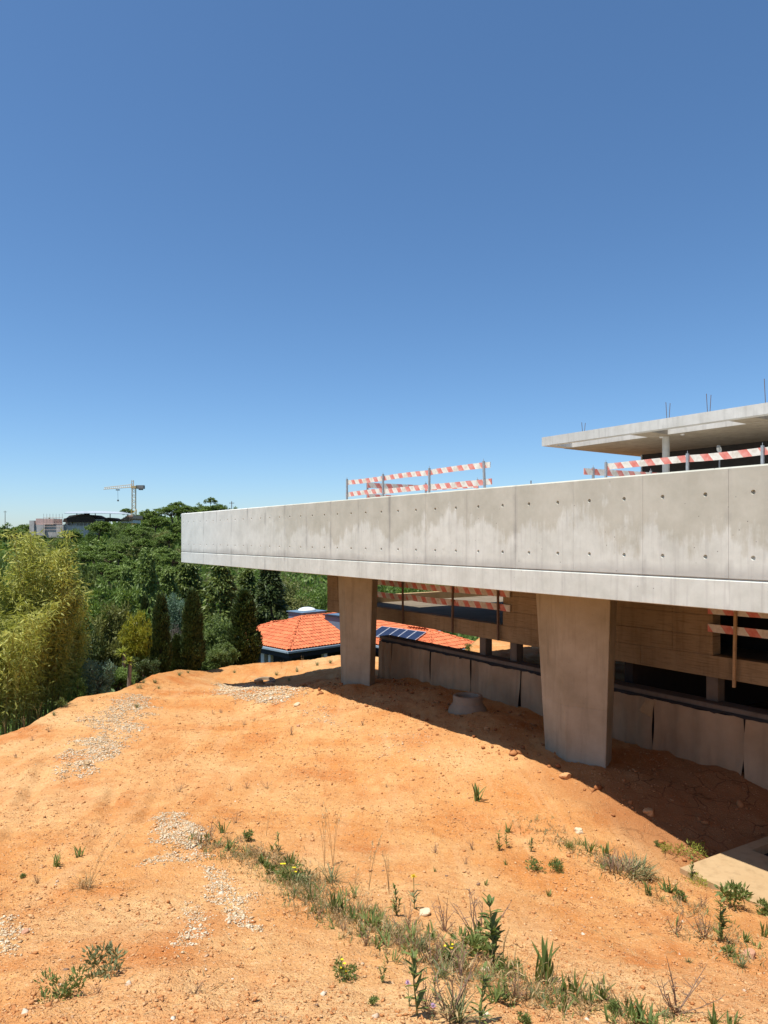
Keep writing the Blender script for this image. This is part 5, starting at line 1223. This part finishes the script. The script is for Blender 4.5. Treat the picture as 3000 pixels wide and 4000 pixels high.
WEEDS = [
 ('bush',239,3881,105,'dark green leafy weed in the bottom left foreground',200), ('bush',401,3800,112,'grey green bushy weed above the bottom left weed',150,'weedg'), ('grass',331,3476,75,'dry grass tuft with spreading base left of the gravel',190,'dryl'), ('stalk',345,3474,250,'bent tall grass stalks leaning right from the dry tuft',None,'lean'),
 ('erect',222,3382,62,'small broad leaf weed left of the dry grass tuft'), ('erect',309,3350,52,'small broad leaf weed above the dry grass tuft'), ('dry',146,3447,46), ('dry',380,3862,50), ('dry',760,3880,60),
 ('dry',777,3296,95,'grey dry shrublet at the start of the weed row',110,'weedg'), ('erect',869,3258,58,'first upright green weed of the row beside the gravel'), ('erect',892,3318,55), ('dry',822,3280,85), ('dry',922,3218,50), ('bush',970,3285,48), ('erect',1020,3378,52), ('stem',1090,3343,82,'leafy stem weed in the upper part of the weed row'),
 ('erect',1134,3392,82,'clump of green leaves behind the yellow flowers'), ('bush',1052,3415,52), ('flower',1130,3440,72,'yellow flowered weed in the middle of the weed row',120), ('erect',1216,3520,68), ('erect',1307,3567,108,'big upright broad leaf weed in the middle of the weed row'), ('grass',1293,3448,100,'grey grass clump leaning right in the weed row',90), ('erect',1375,3598,66), ('erect',1461,3632,86), ('flower',1355,3825,76,'yellow flowered weed left of the weed row',110), ('stem',1495,3835,90,'spiky leaf weed beside the yellow flowers'), ('bush',1457,3920,44), ('grass',1200,3480,50), ('bush',1180,3460,60,None,90,'weedg'),
 ('stalk',1269,3391,260), ('stalk',1301,3386,265,'tallest straight grass stalk above the weed row'), ('stalk',1440,3473,285), ('stalk',1040,3262,110), ('stalk',1520,3500,180),
 ('stem',1631,3985,262,'tall spiky leafy weed at the bottom beside the lilac flower'), ('thistle',1600,3925,100,'thistle with lilac flower left of the tall spiky weed'), ('thistle',1692,3995,62,'thistle with lilac flower right of the tall spiky weed'), ('stem',1549,3582,124,'dark leafy stem weed left of the pale yellow flower'), ('yellowhead',1619,3556,128,'tall weed with pale yellow flower head'), ('erect',1472,3622,82), ('erect',1684,3678,78), ('bush',1843,3732,135,'dense green bush in the weed row below the branching stems',150), ('dry',1870,3690,215,'branching dry stems above the dense green bush',200), ('dry',1740,3640,150),
 ('stem',1930,3780,292,'tallest leafy weed right of the branching dry stems'), ('bush',1993,3803,82,None,130), ('erect',2118,3833,172,'large upright broad leaf weed right of the tall leafy weed'), ('dry',1752,3995,265,'tall dry twiggy weed at the bottom of the photo',120), ('grass',1790,3998,190,'grey grass clump at the bottom of the photo',110), ('stem',1872,3995,225,'leafy weed at the bottom edge with long leaves'), ('stem',1973,3925,120), ('erect',2196,3925,90), ('bush',2050,3985,60), ('erect',1935,3920,100), ('flower',1760,3760,90,'yellow flowered weed under the tall leafy weed',70),
 ('stem',1952,3322,78,'leafy weed pair on the open earth, left one'), ('stem',1979,3312,70,'leafy weed pair on the open earth, right one'), ('dry',1846,3318,50), ('dry',1819,3370,34), ('erect',1983,3250,48), ('stem',2075,3327,62), ('bush',2089,3400,48,None,75), ('bush',2171,3404,54,None,70), ('erect',1978,3378,32), ('erect',2142,3491,36), ('erect',1896,3457,30), ('erect',1862,3130,78,'lone upright weed in the middle of the open earth'), ('dry',1700,3335,40),
 ('grass',2236,3320,60,'wide green grass clump at the upper right weeds',130,'weed'), ('erect',2300,3327,66), ('erect',2366,3343,66), ('mat',2440,3408,85,'large mat of dry purple and green weeds near the slab',240), ('erect',2534,3495,64), ('erect',2612,3485,66,'upright weed left of the slab corner'), ('bush',2655,3512,52), ('dry',2740,3544,60,'brown dry weed in front of the slab'), ('stem',2697,3434,92,'fresh leafy weed growing at the slab corner'), ('bush',2692,3345,50,'lime green creeping weed at the back of the slab corner',140,'lime'), ('bush',2716,3450,36,None,110,'lime'), ('bush',2860,3550,105,'green bushy weed against the front of the slab',130), ('bush',2990,3577,70), ('dry',2637,3648,118,'dry twiggy weed on the earth below the slab'), ('dry',2751,3670,125,'second dry twiggy weed right of the first, below the slab'), ('stem',2816,3692,178,'tall thin leafy weed below the slab'), ('bush',2849,3740,56), ('erect',2914,3686,56), ('grass',2897,3788,60), ('erect',2990,3660,80,'upright weed at the right photo edge'),
 ('bush',2600,3330,30,None,50,'lime'), ('bush',2565,3310,26), ('erect',2236,3880,98,'upright weed at the left of the bottom right row'), ('erect',2350,3912,98,'dense upright weed in the middle of the bottom right row'), ('erect',2198,3945,76), ('erect',2300,3930,80), ('erect',2452,3945,90,'narrow upright weed in the bottom right row'), ('erect',2501,3972,98,'broad upright weed at the right of the bottom right row'), ('erect',2555,3995,70), ('grass',2600,3962,56), ('dry',2642,3950,225,'tall single dry stem at the bottom right'), ('erect',2789,4010,100,'upright weed at the bottom edge on the right'), ('erect',2860,4012,80,'second upright weed at the bottom edge on the right'), ('stalk',2170,3840,150), ('grass',2420,3960,60), ('bush',2390,3950,60),
 ('dry',863,2786,24), ('dry',954,2834,28), ('dry',993,2820,22), ('dry',1137,2873,36,'dry weed on the open earth below the gravel heap'), ('dry',1417,2834,26), ('dry',964,3080,34), ('dry',1041,3075,40), ('dry',901,3090,30), ('grass',916,2628,18), ('dry',700,3090,44,'curled dry grass on the open earth left of centre'), ('dry',360,2742,20), ('grass',535,2765,26), ('grass',545,2690,28,'pale grass tuft on the rim above the large gravel patch',50,'weedg'), ('grass',560,2668,24), ('grass',605,2668,24), ('grass',700,2640,26), ('grass',735,2630,20), ('grass',620,2690,20), ('dry',410,2865,16), ('dry',355,2875,16), ('dry',190,2860,30), ('dry',125,2895,28), ('bush',240,2760,40,'leafy sprig on the rim in front of the bamboo',40), ('stalk',95,2850,75), ('stalk',150,2815,80), ('stalk',180,2790,70), ('stalk',20,2868,70), ('grass',210,2795,24), ('grass',1080,2640,24), ('grass',1160,2625,26), ('grass',1240,2600,26), ('grass',1290,2590,24), ('stalk',1180,2610,50), ('stalk',1100,2615,40), ('grass',1130,2660,22), ('dry',830,2790,20), ('bush',1770,2530,40), ('bush',1830,2545,30), ('grass',1900,2530,30), ('grass',2000,2540,30), ('grass',1060,2580,22), ('dry',690,2800,18), ('dry',1510,3080,22), ('erect',1700,3410,24), ('dry',60,2960,30), ('dry',520,3330,26), ('bush',90,3430,28), ('dry',2440,3640,26), ('dry',2540,3650,24), ('grass',2690,3760,30), ('dry',2740,3780,36),('dry',1430,3690,90),('grass',1520,3660,80),('dry',1590,3640,120),('grass',1640,3720,90),('dry',1690,3770,150),('stalk',1610,3760,220),('dry',1800,3840,170),('grass',1720,3830,110),('stalk',1820,3900,230),('dry',1660,3960,150),('grass',1900,3850,80),('dry',1560,3700,70),('stem',1700,3900,120),('dry',2010,3900,110),('grass',2080,3900,70),('stalk',1960,3800,240),('dry',1240,3590,50),('dry',1340,3640,60),('grass',1150,3500,46),('erect',1410,3660,60),('dry',1000,3330,50),('dry',1080,3390,54),('dry',940,3290,44)]
for w_ in WEEDS:
    kind, px, py, hpx = w_[:4]; lb = w_[4] if len(w_) > 4 else None; wp = w_[5] if len(w_) > 5 else None; mt = w_[6] if len(w_) > 6 else None
    weed(kind, px, py, hpx, lb, wp, mt)
# low cover along the two weed rows, and straw on the soil
rg = np.random.default_rng(77)
def row(pl, n, wid):
    Q = np.array([hit(*p_) for p_ in pl]); seg = np.linalg.norm(np.diff(Q,axis=0),axis=1); cs = np.r_[0,np.cumsum(seg)]
    t = rg.random(n)*cs[-1]; x = np.interp(t,cs,Q[:,0]); y = np.interp(t,cs,Q[:,1]); return x+rg.normal(0,wid,n), y+rg.normal(0,wid,n)
ROWA = [(770,3290),(1000,3350),(1150,3430),(1250,3530),(1450,3640),(1700,3740),(1950,3830),(2200,3920),(2560,3995)]; ROWB = [(2050,3190),(2250,3320),(2450,3420),(2700,3560),(2900,3760)]
xa, ya = row(ROWA, 4600, 0.16)
xb, yb = row(ROWB, 1500, 0.16)
x = np.r_[xa,xb]; y = np.r_[ya,yb]; k_ = fbm(x*2.2,y*2.2,3) > -0.12; x, y = x[k_], y[k_]
Z_ = EZ-ground_h(x,y); V, Fq = leaf_quads(np.stack([x,y,Z_],1), 0.055, 0.2, rg, np.array([[0,0,0.8]])*np.ones((len(x),1)), 0.8)
V[:,2] = np.maximum(V[:,2], np.repeat(Z_,4)-0.005); k_ = rg.permutation(len(x)); V = V.reshape(-1,4,3)[k_].reshape(-1,3); h_ = int(len(x)*0.30)
tag(add('weed_cover', mesh_np('weed_cover', V[:4*h_], Fq[:h_], M['weedg'])), 'low green growth between the larger weeds', None, None, 'stuff')
tag(add('dry_litter', mesh_np('dry_litter', V[4*h_:], np.arange(4*(len(x)-h_)).reshape(-1,4), M['dryl'])), 'dry leaf litter between the weeds', None, None, 'stuff')
n = 2600; Ys_ = 3.2+rg.random(n)**1.3*16; Xs_ = (rg.random(n)*1.1-0.55)*Ys_; k_ = (crest_dist(Xs_,Ys_) < -0.2) & (Xs_*0.8259+Ys_*0.5638 < B0+1.5) & (fbm(Xs_*0.7+5,Ys_*0.7,3) > 0.0); Xs_, Ys_ = Xs_[k_], Ys_[k_]
a_ = rg.random(len(Xs_))*6.28; Z_ = EZ-ground_h(Xs_,Ys_)+0.006
V, Fq = leaf_quads(np.stack([Xs_,Ys_,Z_],1), 0.075, 0.07, rg, np.stack([np.cos(a_),np.sin(a_),0.12+0*a_],1), 0.15)
tag(add('dry_straw', mesh_np('dry_straw', V, Fq, M['dryl'])), 'thin dry straw lying on the orange earth', None, None, 'stuff')

xt, yt = row(ROWA, 760, 0.17); xu, yu = row(ROWB, 130, 0.20); xt = np.r_[xt,xu]; yt = np.r_[yt,yu]; zt2 = EZ-ground_h(xt,yt)
mg = MB(); md = MB()
for x, y, z in zip(xt, yt, zt2):
    q = rnd.random(); hh = rnd.uniform(0.03, 0.10)*(1.0 if rnd.random() < 0.8 else 1.8)
    if q < 0.42:
        for i in range(rnd.randint(4,9)): blade(mg, (x+rnd.gauss(0,0.02), y+rnd.gauss(0,0.02), z-0.005), rnd.uniform(0,6.28), hh*rnd.uniform(0.5,1.1), hh*rnd.uniform(0.07,0.13), rnd.uniform(0.05,0.9), rnd.uniform(0,0.8), 3)
    else:
        for i in range(rnd.randint(3,7)):
            az = rnd.uniform(0,6.28); le = rnd.uniform(0.1,1.2); e = Vector((math.cos(az)*math.sin(le),math.sin(az)*math.sin(le),math.cos(le)))*hh*1.3
            md.tube((x,y,z-0.005), Vector((x,y,z))+e, 0.0022, 0.001, 3); blade(md, Vector((x,y,z))+e*rnd.uniform(0.3,1), rnd.uniform(0,6.28), hh*0.35, hh*0.06, rnd.uniform(0.3,1.6), 0.5, 2)
tag(raw_build(mg, 'weed_sprouts', 'weed', None, Matrix.Identity(4)), 'many small green sprouts crowding the weed rows', None, None, 'stuff')
tag(raw_build(md, 'dead_sprouts', 'dryl', None, Matrix.Identity(4)), 'many small dead sprouts crowding the weed rows', None, None, 'stuff')
